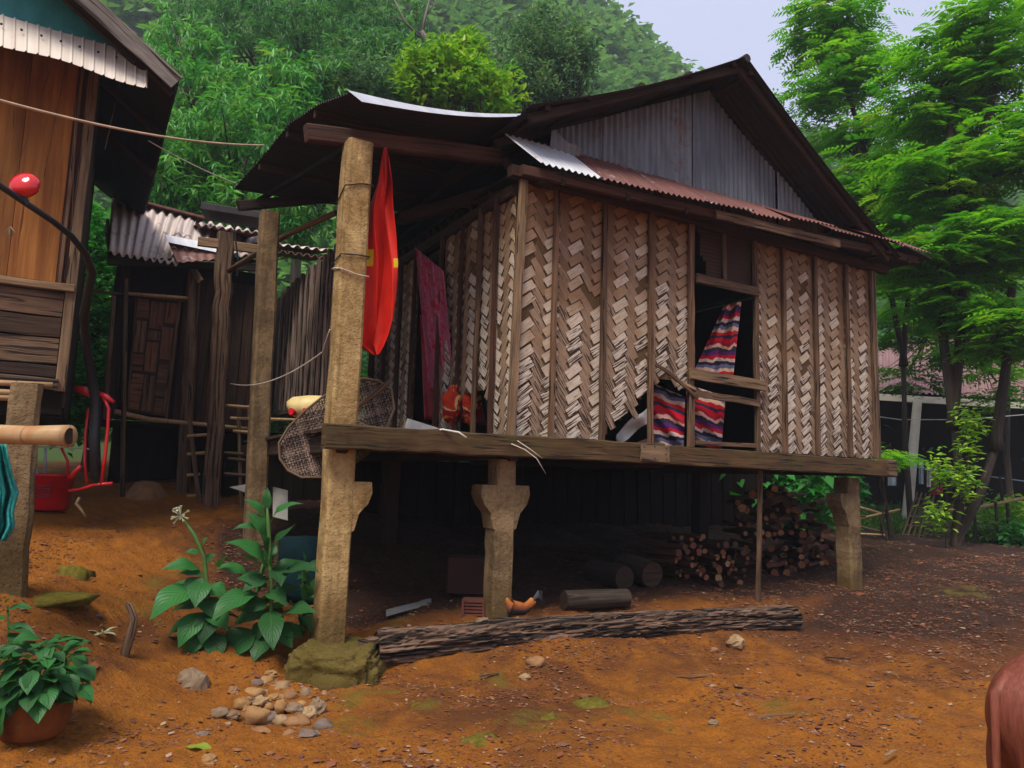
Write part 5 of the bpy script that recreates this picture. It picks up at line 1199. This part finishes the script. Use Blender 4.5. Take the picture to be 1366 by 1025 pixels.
def pile(poly, nn, grp, lab, sp, nmax, tilt):
    Q = [hf(x, y, nn) for x, y in poly]; P2 = [(q.x, q.z) for q in Q]; x0, x1 = min(p[0] for p in P2), max(p[0] for p in P2); z0, z1 = min(p[1] for p in P2), max(p[1] for p in P2); c = 0; z = z0; row = 0
    while z < z1:
        x = x0+(row % 2)*sp/2
        while x < x1:
            if inpoly(x, z, P2) and c < nmax:
                me, r = random.choice(FWM); o = bpy.data.objects.new('firewood_stick', me); link(o); o.location = H(x+rnd(-.03, .03), nn+rnd(-.26, .16), z+rnd(-.02, .02)); sc_ = rnd(.75, 1.15)*(1.25 if nn > 1 else 1); o.scale = (sc_, rnd(.8, 1.25), sc_)
                o.rotation_euler = (rnd(-.14, .10), rnd(0, 6), R_(30)+rnd(-.5, .4)-tilt); tag(o, lab, 'firewood', grp); c += 1
            x += sp
        z += sp*.84; row += 1
    return c
c1 = pile([(884, 742), (900, 712), (925, 700), (950, 706), (984, 735), (984, 800), (960, 800), (935, 775), (905, 770)], .9, 'split sticks in the left firewood pile', 'cut stick in the lower left firewood pile under the house', .094, 95, .25)
c2 = pile([(990, 800), (990, 652), (1030, 648), (1072, 668), (1098, 705), (1112, 745), (1112, 796), (1060, 800)], 1.05, 'sticks in the tall right firewood pile', 'stick in the tall right firewood pile under the house', .122, 205, .75)
print('firewood', c1, c2)
def roundlog(px, py, rp, L, az, lab, mat='trunk', tilt=0):
    g = gp(px, py+rp) if True else None; s = (g-CAM).dot(_F)/FP; r = rp*s; t = thing('log_round', lab, 'log', g); d = Vector((math.cos(az), math.sin(az), tilt)); c = g+Vector((0, .0, r))
    m = MB(); m.tube([c, c+d*L*.5, c+d*L], [r, r*.97, r*.95], 14, cap=False, jit=.03); m.build('bark', M[mat], t, smooth=True)
    m = MB(); m.tube([c-d*.004, c+d*.01], r*.93, 14); m.build('cut_end', M['wooddark'], t)
roundlog(833, 772, 17, .6, R_(120), 'thick round log end left of the firewood', tilt=.02); roundlog(870, 768, 18, .6, R_(115), 'thick round log end next to the firewood pile', tilt=.1); roundlog(752, 802, 13, .75, R_(25), 'stout log lying on the ground under the house')
# crate, box, bricks, sheet
cr = thing('slatted_crate', 'small red slatted crate beside the short concrete post', 'crate', gp(632, 826))
g = gp(632, 826)
for k in range(6):
    m = MB(); m.box(g.x-.11, g.x+.1, g.y-.1, g.y+.1, g.z+.005+k*.03, g.z+.024+k*.03); m.build('slat', M['brick'], cr)
for a in (-.1, .09): m = MB(); m.box(g.x+a-.012, g.x+a+.012, g.y-.115, g.y-.1, g.z, g.z+.18); m.build('corner', M['brick'], cr)
m = MB(); q = g+Vector((-.1, .6, 0)); m.box(q.x-.2, q.x+.17, q.y-.15, q.y+.15, q.z+.15, q.z+.5, r=.4); tag(m.build('carton', M['box']), 'brown cardboard carton in the dark behind the slatted crate', 'carton')
m = MB(); m.surf(lambda x, y: gp(515+60*x, 826-16*x-8*y)+Vector((0, 0, .02)), 6, 2); tag(m.build('scrap_sheet', M['stonecut'], thick=.006), 'grey scrap sheet lying behind the log', 'scrap')
stk = thing('curved_stick', 'curved grey stick standing up from the path', 'stick', gp(170, 880)); g = gp(168, 878); Y = g.y
m = MB(); m.tube([g-Vector((0, 0, .05)), at(167, 870, Y), at(175, 845, Y), at(179, 825, Y), at(172, 808, Y), at(168, 804, Y)], [.03, .032, .032, .028, .024, .012], 10, jit=.05); m.build('stick', M['plank'], stk, smooth=True)
for (px, py, L, a, lab, mt) in ((1180, 1012, .13, .6, 'pale wood chip on the ground near the brown cow', 'woodlight'), (900, 905, .3, .1, 'thin grey twig on the reddish ground right of centre', 'wood'), (1100, 880, .22, -.4, 'short dark twig on the right slope', 'wooddark'), (640, 905, .16, .5, 'small twig on the gravel below the log', 'wood'), (1010, 960, .28, .2, 'slim pale twig on the open ground', 'woodlight')):
    g = gp(px, py)+Vector((0, 0, .012)); m = MB(); m.beam(g, g+Vector((math.cos(a)*L, math.sin(a)*L, .01)), .018, .012, seg=3, jit=.003); tag(m.build('twig', M[mt]), lab, 'twig')
# ------------------------------------------------------------------ LEAFY PLANTS near the camera
def leaf(mb, b, t, w, nrm, arch=.12, fold=.18, wav=.02, nu=9, r=None, peak=.45):
    b, t = Vector(b), Vector(t); d = t-b; L = d.length; d.normalize(); S_ = d.cross(Vector(nrm)).normalized(); N_ = S_.cross(d)
    r = random.random() if r is None else r; ph = rnd(0, 6)
    def fn(x, y):
        s = (math.sin(math.pi*min(1, x*.98+.02)**(math.log(.5)/math.log(peak))))**1.15*w/2*1.08; v = (y-.5)*2
        return b+d*L*x+N_*(L*arch*math.sin(math.pi*x)+abs(v)*s*fold+wav*L*math.sin(x*14+ph)*abs(v))+S_*s*v
    mb.surf(fn, nu, 4, r=r, uvs=(1, 1)); return mb
CP = CAM
def plant(lab, stem, Y, leaves, cat='plant', name='tobacco_plant', mat='tobacco'):
    base = gp(*stem[0]); Y0 = base.y; base = Vector((at(stem[0][0], stem[0][1], Y0).x, Y0, base.z)); t = thing(name, lab, cat, base)
    m = MB(); m.tube([base-Vector((0, 0, .05))]+[at(x, y, Y0) for x, y in stem[1:]], [.018]*(len(stem)-1)+[.007], 8); m.build('stem', M['grasstem'], t, smooth=True)
    for (b, e, w, *k) in leaves:
        dy = k[0] if k else rnd(-.15, .15); B = at(180+b[0]*.3757, 640+b[1]*.3757, Y0); E_ = at(180+e[0]*.3757, 640+e[1]*.3757, Y0-dy)
        W_ = w*.3757*Y0/FP*1.15; n = (CP-B).normalized()*.75+Vector((rnd(-.2, .2), 0, 1))
        m = MB(); leaf(m, B, E_, W_, n, arch=rnd(.1, .2), r=k[1] if len(k) > 1 else None); m.build('leaf', M[mat], t, smooth=True)
    return t, base
M['grasstem'] = mk_flat('green_stem', (.05, .11, .02), .6)
plant('taller tobacco-like plant with big veined leaves beside the flag post', [(362, 872), (362, 780), (358, 700), (356, 672)], 5.8,
      [((470, 110), (470, 24), 26, 0, .6), ((462, 130), (385, 70), 28, .05), ((480, 155), (596, 84), 36, .1, .5), ((466, 205), (393, 120), 58, .1, .7), ((450, 180), (345, 178), 26, .1), ((482, 310), (572, 158), 48, .2, .6), ((468, 312), (320, 222), 66, .25, .5),
       ((470, 260), (445, 190), 34, .1), ((500, 320), (520, 380), 52, .25, .95), ((516, 345), (652, 325), 60, .2, .4), ((400, 335), (282, 312), 44, .1, .9), ((432, 400), (268, 505), 74, .35, .95), ((482, 468), (492, 612), 68, .4, 1),
       ((515, 490), (648, 478), 64, .2, .7), ((430, 540), (320, 640), 96, .1, .15), ((470, 380), (360, 350), 60, .1, .3), ((470, 420), (585, 390), 50, -.1, .2), ((480, 500), (420, 590), 50, 0, .1), ((470, 300), (500, 220), 36, -.1, .3), ((475, 350), (600, 290), 42, -.15, .2), ((470, 440), (380, 470), 60, .1, .3), ((475, 520), (560, 600), 66, .1, .15), ((470, 560), (420, 650), 60, .2, .3), ((470, 400), (540, 450), 50, .15, .5), ((465, 480), (350, 520), 66, 0, .2), ((480, 540), (600, 560), 60, 0, .1), ((468, 350), (380, 400), 50, .15, .6)])
t0_ = [o for o in COL.objects if o.name.startswith('tobacco_plant')][0]
d0 = gp(398, 852); dup(t0_, Vector((d0.x-.02, d0.y+.25, d0.z-.12)), (0, 0, R_(70)), 'darker tobacco-like plant squeezed between the taller one and the flag post', (.72, .72, .62))
d0 = gp(315, 850); dup(t0_, Vector((d0.x, d0.y+.3, d0.z-.1)), (0, 0, R_(200)), 'low tobacco-like plant behind the gap between the two front plants', (.75, .75, .6))
t1, b1 = plant('shorter tobacco-like plant with a white flower head on the left', [(280, 868), (278, 800), (272, 740), (258, 712), (243, 690)], 5.8,
      [((228, 320), (92, 322), 48, .15, .5), ((225, 390), (50, 500), 88, .3, .55), ((240, 360), (213, 460), 62, .25, .5), ((245, 470), (152, 600), 64, .2, .4), ((275, 465), (236, 590), 64, .15, .4), ((150, 585), (72, 655), 40, .1, .3),
       ((300, 310), (332, 270), 34, .1), ((240, 245), (262, 205), 26, .05, .8), ((232, 262), (175, 258), 24, .05), ((250, 420), (290, 500), 60, .1, .2), ((240, 340), (150, 335), 40, 0, .2), ((255, 380), (320, 420), 60, 0, .1), ((250, 300), (290, 265), 30, 0, .4), ((240, 450), (130, 470), 50, -.1, .2), ((260, 520), (180, 640), 60, .1, .2), ((270, 540), (300, 650), 60, .1, .1), ((255, 480), (330, 540), 64, .1, .3), ((245, 350), (170, 420), 56, .1, .4), ((250, 400), (100, 400), 50, -.1, .3), ((262, 500), (110, 560), 60, 0, .1)])
m = MB(); c = at(241, 688, b1.y)
for k in range(16):
    d = Vector((rnd(-1, 1), rnd(-1, .6), rnd(-.5, 1))).normalized(); m.tube([c, c+d*.05, c+d*.075, c+d*.082], [.003, .004, .009, .011], 6)
m.build('flower_head', M['petal'], t1)
# pot with glossy leaves
pc = gp(42, 985); pot = thing('potted_plant', 'dark leafy plant in a low terracotta pot at the bottom left corner', 'potted plant', pc)
m = MB(); m.ring([(.12, 0), (.15, .02), (.175, .1), (.18, .17), (.185, .2), (.165, .2), (.16, .14), (0, .12)], pc, 30); m.build('pot', M['terracotta'], pot, smooth=True)
top = pc+Vector((0, 0, .2))
for i in range(190):
    a = rnd(0, 2*math.pi); q = rnd(0, .22); h = rnd(-.04, .32)*(1-q*1.2); B = top+Vector((math.cos(a)*q, math.sin(a)*q, h)); L = rnd(.08, .17); el = rnd(-1.0, .35)
    E_ = B+Vector((math.cos(a)*math.cos(el), math.sin(a)*math.cos(el), math.sin(el)))*L
    m = MB(); leaf(m, B, E_, L*.6, (rnd(-.3, .3), rnd(-.5, .2), 1), r=rnd(0, .6) if i < 175 else 1, nu=5); m.build('leaf', M['potleafv'] if 'potleafv' in M else M['tobacco'], pot, smooth=True)
m = MB()
for i in range(30):
    a = rnd(0, 2*math.pi); m.tube([top+Vector((math.cos(a)*.05, math.sin(a)*.05, -.05)), top+Vector((math.cos(a)*.15, math.sin(a)*.15, rnd(.05, .2)))], .004, 4)
m.build('stems', M['grasstem'], pot, kind='stuff')
sp = thing('seedling', 'thin seedling with drooping leaves rising above the potted plant', 'plant', gp(10, 930)); Yp = 4.3
m = MB(); m.tube([gp(10, 930), at(12, 860, Yp), at(10, 808, Yp)], .006, 5); m.build('stem', M['grasstem'], sp)
for (b, e, w) in (((8, 815), (45, 812), 12), ((8, 825), (-20, 830), 14), ((10, 835), (50, 850), 14), ((10, 845), (40, 872), 14), ((8, 805), (20, 795), 8), ((10, 860), (-10, 885), 14), ((10, 850), (30, 835), 10)):
    m = MB(); leaf(m, at(*b, Yp), at(*e, Yp-.05), w*Yp/FP, (0, -.6, 1), nu=5); m.build('leaf', M['tobacco'], sp, smooth=True)
lf = thing('broad_leaf_plant', 'pale upright leaf at the very corner below the potted plant', 'plant', gp(-5, 990)); m = MB(); leaf(m, at(-6, 985, 3.95), at(8, 938, 3.9), 24*3.95/FP, (0, -1, .3), r=1); m.build('leaf', M['tobacco'], lf, smooth=True)
g = gp(265, 1007); m = MB(); leaf(m, g+Vector((.09, -.02, .02)), g+Vector((-.1, .01, .015)), .075, (0, 0, 1), arch=.1, r=1); tag(m.build('fallen_leaf', M['lime'], smooth=True), 'torn bright green leaf lying at the bottom of the yard', 'leaf')
g = gp(135, 852); m = MB()
for k in range(14):
    a = k*.45; d = Vector((math.cos(a), math.sin(a), rnd(.1, .5))); leaf(m, g+d*.02+Vector((0, 0, .02)), g+d*rnd(.08, .14), .035, (0, 0, 1), nu=4, r=random.random())
tag(m.build('pale_flower', M['petal'], smooth=True), 'low cream-flowered weed on the path left of the curved stick', 'weed')

# ------------------------------------------------------------------ litter, gravel
def litter():
    n = 95000; V = []; R = []; P = []
    xs = np.random.uniform(-4.5, 9.5, n*3); ys = np.random.uniform(3.2, 14.5, n*3); keep = []
    dens = np.clip(ground_dark(xs, ys)*.75+.12, 0, 1)
    for i in range(n*3):
        v = mnoise.noise(Vector((xs[i]*1.3, ys[i]*1.3, 5)))*.9+.35+dens[i]*.6-.35
        t = (xs[i]-OO.x)*UU.x+(ys[i]-OO.y)*UU.y; q = (xs[i]-OO.x)*VV.x+(ys[i]-OO.y)*VV.y
        if q > .6 and t > 0: v *= .3
        if random.random() < max(.06, v): keep.append(i)
        if len(keep) >= n: break
    xs, ys = xs[keep], ys[keep]; n = len(xs); zs = gzv(xs, ys)
    for i in range(n):
        p = Vector((xs[i], ys[i], 0)); zs[i] += micro(xs[i], ys[i])
    L = np.random.lognormal(-4.6, .55, n); W_ = L*np.random.uniform(.3, .9, n); h = L*np.random.uniform(.08, .35, n); a = np.random.uniform(0, 6.28, n); tl = np.random.uniform(-.25, .3, n)
    cx, sx = np.cos(a), np.sin(a); C = np.stack([xs, ys, zs+.005], 1); D = np.stack([cx, sx, tl], 1)*L[:, None]; Sd = np.stack([-sx, cx, tl*0], 1)*W_[:, None]; Z = np.array([0, 0, 1.])*h[:, None]
    V = np.stack([C-D, C-Sd*.9, C+D, C+Sd, C+Z+D*.2], 1).reshape(-1, 3); k = np.arange(n)*5
    Fq = np.stack([np.stack([k+i, k+(i+1) % 4, k+4], 1) for i in range(4)], 1).reshape(-1, 3)
    o = mesh_np('leaf_litter', V, Fq, M['chips'], rn=np.repeat(np.random.uniform(0, 1, n), 4)); tag(o, 'scattered leaf litter, wood chips and gravel on the red earth yard', 'litter', kind='stuff')
litter()
# ------------------------------------------------------------------ rooster
def skin(name, pts, edges, rad, mat, parent=None, root=0, sub=2):
    me = bpy.data.meshes.new(name); me.from_pydata([tuple(p) for p in pts], edges, []); o = bpy.data.objects.new(name, me); link(o, parent)
    md = o.modifiers.new('skin', 'SKIN'); md.use_smooth_shade = True; sv_ = me.skin_vertices[0].data if me.skin_vertices else None
    if sv_ is None:
        bm_ = __import__('bmesh').new(); bm_.from_mesh(me); bm_.verts.layers.skin.verify(); bm_.to_mesh(me); bm_.free(); sv_ = me.skin_vertices[0].data
    for i, r in enumerate(rad): sv_[i].radius = r if hasattr(r, '__len__') else (r, r)
    sv_[root].use_root = True
    s = o.modifiers.new('sub', 'SUBSURF'); s.levels = sub; s.render_levels = sub; me.materials.append(mat); return o
def mk_rooster():
    m = NT('rooster_plumage'); z = m.sep(m.tc.outputs['Object'], 2); n = m.noise(m.tc.outputs['Object'], 40, 4, .6); f = m.math('ADD', m.math('MULTIPLY', z, 3.3), m.math('MULTIPLY', n, .25))
    c = m.ramp(f, [(0, (.012, .01, .012)), (.62, (.02, .012, .01)), (.78, (.22, .05, .008)), (1, (.4, .15, .02))]); m.bump(n, .6, .006); return m.end(c, .7, 0, .3)
g = gp(689, 838); ro = thing('rooster', 'small orange-backed rooster beside the foot of the short concrete post', 'rooster', g)
pts = [(0, 0, .15), (.07, 0, .16), (.12, 0, .18), (.15, 0, .22), (.09, 0, .20), (-.06, 0, .17), (-.1, 0, .22), (-.12, 0, .26), (-.155, 0, .25)]
pts = [(-.0, 0, .15), (.07, 0, .16), (.12, 0, .2), (.16, 0, .25), (-.06, 0, .17), (-.09, 0, .22), (-.11, 0, .265), (-.15, 0, .258)]
skin('body', pts, [(0, 1), (1, 2), (2, 3), (0, 4), (4, 5), (5, 6), (6, 7)], [(.065, .07), (.055, .055), (.03, .045), (.012, .04), (.05, .055), (.03, .03), (.024, .026), (.006, .006)], mk_rooster(), ro)
m = MB(); [m.tube([(-.10+.012*k, 0, .285), (-.105+.014*k, 0, .305+.006*math.sin(k*2))], [.009, .005], 5) for k in range(4)]; m.tube([(-.125, 0, .245), (-.128, 0, .225)], [.01, .007], 5); o = m.build('comb', M['redplastic'], ro, off=(0, 0, 0), kind='stuff')
for sx in (-.025, .025): m = MB(); m.tube([(.0, sx, .1), (.005, sx, .05), (-.002, sx, .005), (-.035, sx, .002)], [.014, .007, .006, .004], 5); m.tube([(-.002, sx, .006), (.02, sx, .003)], .004, 4); m.build('leg', M['yellowjug'], ro, off=(0, 0, 0))
m = MB()
for k in range(7): a = .3+k*.16; m.tube([(.14, 0, .23), (.2, (k-3)*.006, .27+k*.008), (.23+k*.003, (k-3)*.012, .24+k*.012)], [.012, .012, .003], 5)
m.build('tail_feathers', M['black'], ro, off=(0, 0, 0)); ro.rotation_euler = (0, 0, R_(10))
# ------------------------------------------------------------------ cow, mostly beyond the right edge
def mk_cow():
    m = NT('chestnut_hide'); o = m.tc.outputs['Object']; n = m.noise(m.map(o, (3, 3, .9)), 5, 5, .6, .4); f = m.noise(m.map(o, (40, 40, 5)), 2, 4, .6); z = m.sep(o, 2)
    c = m.mix(m.ramp(m.math('ADD', m.math('MULTIPLY', n, .6), m.math('MULTIPLY', f, .4)), [(.35, 0), (.65, 1)]), (.10, .022, .010), (.22, .06, .032))
    m.bump(f, .5, .006); return m.end(c, .55, 0, .35)
cx = at(1316, 975, 2.75); cy = 2.75; cz = gz(cx.x+.5, cy)
cow = thing('brown_cow', 'chestnut brown cow whose rump just enters the bottom right corner', 'cow', (cx.x+.08, cy, cz))
m = MB()
def lump(c, r, n1=20, n2=14):
    c = Vector(c); m.surf(lambda a, b: c+Vector((math.cos(a*6.2832)*math.cos((b-.5)*3.14159)*r[0], math.sin(a*6.2832)*math.cos((b-.5)*3.14159)*r[1], math.sin((b-.5)*3.14159)*r[2])), n1, n2, r=.5)
for c_, r_ in (((.20, 0, .67), (.26, .20, .25)), ((.60, 0, .62), (.52, .22, .25)), ((.98, 0, .64), (.24, .19, .27)), ((.14, .10, .50), (.16, .09, .26)), ((.14, -.10, .50), (.17, .09, .27)), ((.04, 0, .72), (.10, .09, .12)), ((1.0, .12, .5), (.12, .07, .22)), ((1.0, -.12, .5), (.12, .07, .22)), ((1.52, 0, .98), (.15, .08, .10))): lump(c_, r_)
for s_ in (-.11, .11):
    m.tube([(.12, s_, .45), (.08, s_, .34), (.01, s_, .27), (.04, s_, .12), (.05, s_, .03), (.07, s_, .0)], [.11, .07, .045, .034, .042, .05], 12)
    m.tube([(1.0, s_, .5), (1.02, s_, .30), (1.0, s_, .15), (1.0, s_, .03), (1.02, s_, .0)], [.09, .05, .034, .04, .048], 12)
    m.tube([(1.42, s_*.6, 1.05), (1.38, s_*1.4, 1.08), (1.36, s_*2, 1.06)], [.02, .04, .012], 8)
m.tube([(1.05, 0, .70), (1.25, 0, .86), (1.45, 0, .98)], [.18, .12, .10], 14); m.tube([(1.5, 0, .97), (1.66, 0, .86), (1.74, 0, .80)], [.09, .065, .055], 12)
o = m.build('body', mk_cow(), cow, off=(0, 0, 0), smooth=True); rmd = o.modifiers.new('remesh', 'REMESH'); rmd.mode = 'VOXEL'; rmd.voxel_size = .016; rmd.use_smooth_shade = True
sm = o.modifiers.new('smooth', 'SMOOTH'); sm.iterations = 8; sm.factor = .6
m = MB(); m.tube([(.02, 0, .82), (-.045, -.01, .76), (-.06, -.02, .66), (-.065, -.02, .5), (-.07, -.02, .36), (-.08, -.02, .24)], [.03, .022, .015, .013, .026, .01], 10); m.build('tail', mk_cow(), cow, off=(0, 0, 0), smooth=True)
# ------------------------------------------------------------------ RIGHT BACKGROUND: pavilion, clothes, racks, fence
PO = at(1130, 690, 24); PO.z = gz(PO.x, PO.y)
pav = thing('open_sided_house', 'low open-sided house with a faded pink roof behind the trees on the right', 'house', PO)
def pb(name, m, mat, label=None, thick=None, parent=None, kind=None):
    o = m.build(name, M[mat], parent or pav, off=PO, thick=thick, kind=kind)
    if label: o['label'] = label
    return o
def w(px, py, Y): return at(px, py, Y)
for i in range(9):
    pa, pb_ = 1125+i*40, 1165+i*40
    A, B = w(pa, 520+(pa-1150)*.06, 22), w(pb_+1, 520+(pb_-1150)*.06, 22); C_, D_ = w(pb_+1, 452+(pb_-1150)*.01, 27), w(pa, 452+(pa-1150)*.01, 27)
    pb('roof_sheet', corr(lambda x, y: A.lerp(B, x).lerp(D_.lerp(C_, x), y), (0, -.3, 1), 30, 3, .03, 5, (1, 4)), 'tinpink', thick=.004)
m = MB(); m.beam(w(1120, 527, 21.9), w(1480, 548, 21.9), .06, .2, seg=4); pb('eave_board', m, 'whitepost', 'pale eave board along the pink roof')
m = MB(); m.quad(w(1120, 690, 27), w(1480, 700, 27), w(1480, 530, 27), w(1120, 520, 27)); pb('back_wall', m, 'inner', thick=.1)
m = MB(); m.quad(w(1110, 700, 22.5), w(1110, 700, 27), w(1110, 530, 27), w(1110, 530, 22.5)); pb('end_wall', m, 'inner', thick=.1)
b = w(1209, 696, 21.8); b.z = gz(b.x, b.y)-.1
m = MB(); m.tube([b, w(1224, 534, 21.8)], [.15, .12], 12); pb('porch_column', m, 'whitepost', 'round whitish column')
b = w(1400, 696, 21.8); m = MB(); m.tube([b, w(1400, 545, 21.8)], [.15, .12], 12); pb('porch_column', m, 'whitepost')
for (px, pw, py0, py1, mt, lab) in ((1176, 6, 618, 650, 'redplastic', 'red garment on the far line nearest the stilt house'), (1190, 11, 622, 648, 'greyblue', 'pale grey garment beside the red one on the far line'), (1229, 6, 612, 646, 'greyblue', 'bluish cloth hanging just right of the whitish column'), (1240, 7, 625, 650, 'white', 'small white cloth hanging under the pink roof'), (1248, 8, 618, 652, 'tinpink', 'pinkish cloth at the right end of the hanging washing'), (1250, 16, 642, 660, 'darkred', 'dark red heap of cloth under the hanging washing')):
    m = MB(); m.surf(lambda x, y: w(px-pw/2+pw*x, py0+(py1-py0)*y, 21.3+.04*math.sin(x*9)), 6, 4); tag(m.build('garment', M[mt], thick=.01), lab, 'clothing')
wire('thin washing line strung under the pink roof', [w(1165, 628, 21.2), w(1212, 622, 21.2), w(1262, 628, 21.2), w(1366, 642, 21.0), w(1420, 648, 21)], .012, 'greyblue', 'washing line')
wire('pale cable sagging along the eave of the pink-roofed house', [w(1150, 553, 19), w(1200, 560, 19), w(1290, 560, 19), w(1370, 553, 19)], .014, 'white', 'cable')
# drying racks of bamboo
def rack(lab, C_, Y, nx_, ny_, mt='bamboodark'):
    t = thing('bamboo_lattice', lab, 'lattice', w(*C_[0], Y)); A, B, C2, D = [w(x, y, Y+k) for (x, y), k in zip(C_, (0, 0, .5, .5))]
    for i in range(nx_): f = i/(nx_-1); m = MB(); m.tube([A.lerp(B, f), D.lerp(C2, f)], .02, 5); m.build('upright', M[mt], t)
    for j in range(ny_): f = (j+.3)/ny_; m = MB(); m.tube([A.lerp(D, f), B.lerp(C2, f)], .02, 5); m.build('crossbar', M[mt], t)
rack('leaning bamboo lattice frame left of the forked tree', ((1203, 717), (1232, 719), (1246, 660), (1224, 657)), 15, 5, 5)
rack('second bamboo lattice frame partly behind the forked tree', ((1234, 718), (1262, 718), (1272, 672), (1252, 668)), 15.3, 5, 4)
fr_ = thing('bamboo_fence', 'broken pole fence between the right concrete post and the lattice frames', 'fence', w(1170, 715, 13.5))
for (a, b, r, mt) in (((1172, 618), (1188, 716), .035, 'trunk'), ((1180, 680), (1176, 716), .03, 'trunk'), ((1172, 640), (1192, 716), .03, 'trunk'), ((1140, 675), (1178, 686), .022, 'bamboo'), ((1142, 693), (1200, 680), .022, 'bamboo'), ((1140, 700), (1178, 710), .02, 'bamboodark'), ((1142, 712), (1182, 714), .02, 'bamboo'), ((1140, 687), (1160, 690), .018, 'bamboodark')):
    m = MB(); m.tube([w(*a, 13.5), w((a[0]+b[0])/2+rnd(-2, 2), (a[1]+b[1])/2, 13.45), w(*b, 13.5)], r, 6); m.build('pole', M[mt], fr_)
f2 = thing('pole_fence', 'bamboo rail fence at the right edge behind the forked tree', 'fence', w(1310, 715, 14.5))
m = MB(); m.tube([w(1250, 682, 14.5), w(1300, 678, 14.4), w(1370, 664, 14.2), w(1420, 655, 14)], .03, 7); m.build('rail', M['bamboo'], f2)
for (x, y0, y1) in ((1337, 636, 668), (1302, 662, 722), (1331, 670, 712), (1346, 668, 718), (1400, 650, 720)): m = MB(); m.tube([w(x, y1, 14.3), w(x-3, y0, 14.3)], .03, 6); m.build('fence_post', M['trunk'], f2)
# saplings / shrubs in the right background
def shrub(lab, lobes, base, mat='bush', leafn=None, cat='shrub', name='shrub', r=.03): return crown_tree(name, lab, base, lobes, leafn or broad, mat, r, cat=cat)
b = w(1183, 716, 13.3); shrub('small bright fern-like sapling against the right corner of the stilt house', [L_(1180, 606, 13.3, (16, 10), 22)], (b.x, b.y, gz(b.x, b.y)), 'pinnate', lambda C: tiers(C, .2, 5, .08, .03), 'sapling', 'sapling', .02)
def vine(C): return leaf_whorls(C, 12, .15, .06, (-.4, .3), .08)
b = w(1262, 718, 12.6); crown_tree('climbing_vine', 'bright leafy climber on the forked tree trunk', (b.x, b.y, gz(b.x, b.y)), [L_(1252, 625, 12.6, (8, 30), 12), L_(1284, 645, 12.6, (12, 24), 14), L_(1295, 600, 12.6, (8, 24), 9), L_(1252, 690, 12.6, (10, 20), 10), L_(1295, 560, 12.6, (14, 18), 11)], vine, 'lime', .015, cat='vine')
for (x, y, Y, rx, ry, k, lab, mt) in ((1350, 690, 15, 36, 24, 90, 'low bright green shrub in front of the rail fence at the right edge', 'lime'), (1320, 718, 14.6, 30, 12, 50, 'low green weeds at the foot of the forked tree', 'grass'), (1362, 720, 13.8, 18, 20, 40, 'bright green weed clump at the extreme right edge', 'bush'),
                          (1138, 655, 16, 14, 26, 50, 'dark green shrub behind the right concrete post', 'bush'), (1075, 660, 15, 26, 18, 50, 'green shrub glimpsed above the tall firewood pile', 'bush'), (1215, 712, 17, 20, 8, 20, 'small weeds before the pink-roofed house', 'grass')):
    b = w(x, y+ry, Y); b.z = gz(b.x, b.y); p = w(x, y, Y); s = Y/FP
    crown_tree('shrub', lab, tuple(b), [((p.x, p.y, max(p.z, b.z+ry*s*.7)), (rx*s, rx*s, ry*s), k)], broad, mt, .02, cat='shrub')
# thickets closing the distance between the trees and the hill
def thicket(lab, n, xr_, yr_, hgt, mat='mangodeep'):
    parts = []
    for i in range(n):
        x, y = rnd(*xr_), rnd(*yr_); z = gz(x, y); h = rnd(*hgt); C = in_lobe((x, y, z+h*.5), (h*.6, h*.6, h*.6), 90, .6); v, f, r = leaf_whorls(C, 8, .34, .16, (-.8, .6), .25); parts.append((v, f, np.clip(r*.6+random.random()*.4, 0, 1)))
    V, Fq, rn = join(parts); o = mesh_np('thicket', V, Fq, M[mat], rn=rn); tag(o, lab, 'thicket', kind='stuff')
thicket('dense thicket behind the bamboo hut and the stilt house', 70, (-16, 4), (19, 30), (2.2, 5))
thicket('dense thicket beyond the pink-roofed house', 60, (6, 36), (29, 38), (3, 6.5))
thicket('low undergrowth behind the stilt house', 26, (-3, 7.5), (15.5, 18), (1.0, 2.4), 'bush')
def grass():
    n = 9000; xs = np.random.uniform(5, 26, n); ys = np.random.uniform(15, 26, n); P = np.stack([xs, ys, gzv(xs, ys)], 1); V, Fq, rn = leaf_whorls(P, 3, .16, .025, (.6, 1.4), .08)
    tag(mesh_np('grass', V, Fq, M['grass'], rn=rn), 'patchy low grass beyond the yard', 'grass', kind='stuff')
grass()
# ------------------------------------------------------------------ humid air
hz = bpy.data.meshes.new('haze'); X0, X1, Y0, Y1, Z0, Z1 = -150, 150, -8, 135, -2.5, 118
hz.from_pydata([(x, y, z) for x in (X0, X1) for y in (Y0, Y1) for z in (Z0, Z1)], [], [(0, 1, 3, 2), (4, 6, 7, 5), (0, 4, 5, 1), (2, 3, 7, 6), (0, 2, 6, 4), (1, 5, 7, 3)])
ho = bpy.data.objects.new('haze', hz); link(ho); tag(ho, 'thin humid haze over the valley', 'haze', kind='stuff')
hm = bpy.data.materials.new('haze_air'); hm.use_nodes = True; hm.node_tree.nodes.remove(hm.node_tree.nodes['Principled BSDF'])
pv = hm.node_tree.nodes.new('ShaderNodeVolumePrincipled'); pv.inputs['Density'].default_value = .0013; pv.inputs['Color'].default_value = (.86, .92, 1, 1); pv.inputs['Anisotropy'].default_value = .2
hm.node_tree.links.new(pv.outputs[0], hm.node_tree.nodes['Material Output'].inputs['Volume']); hz.materials.append(hm)
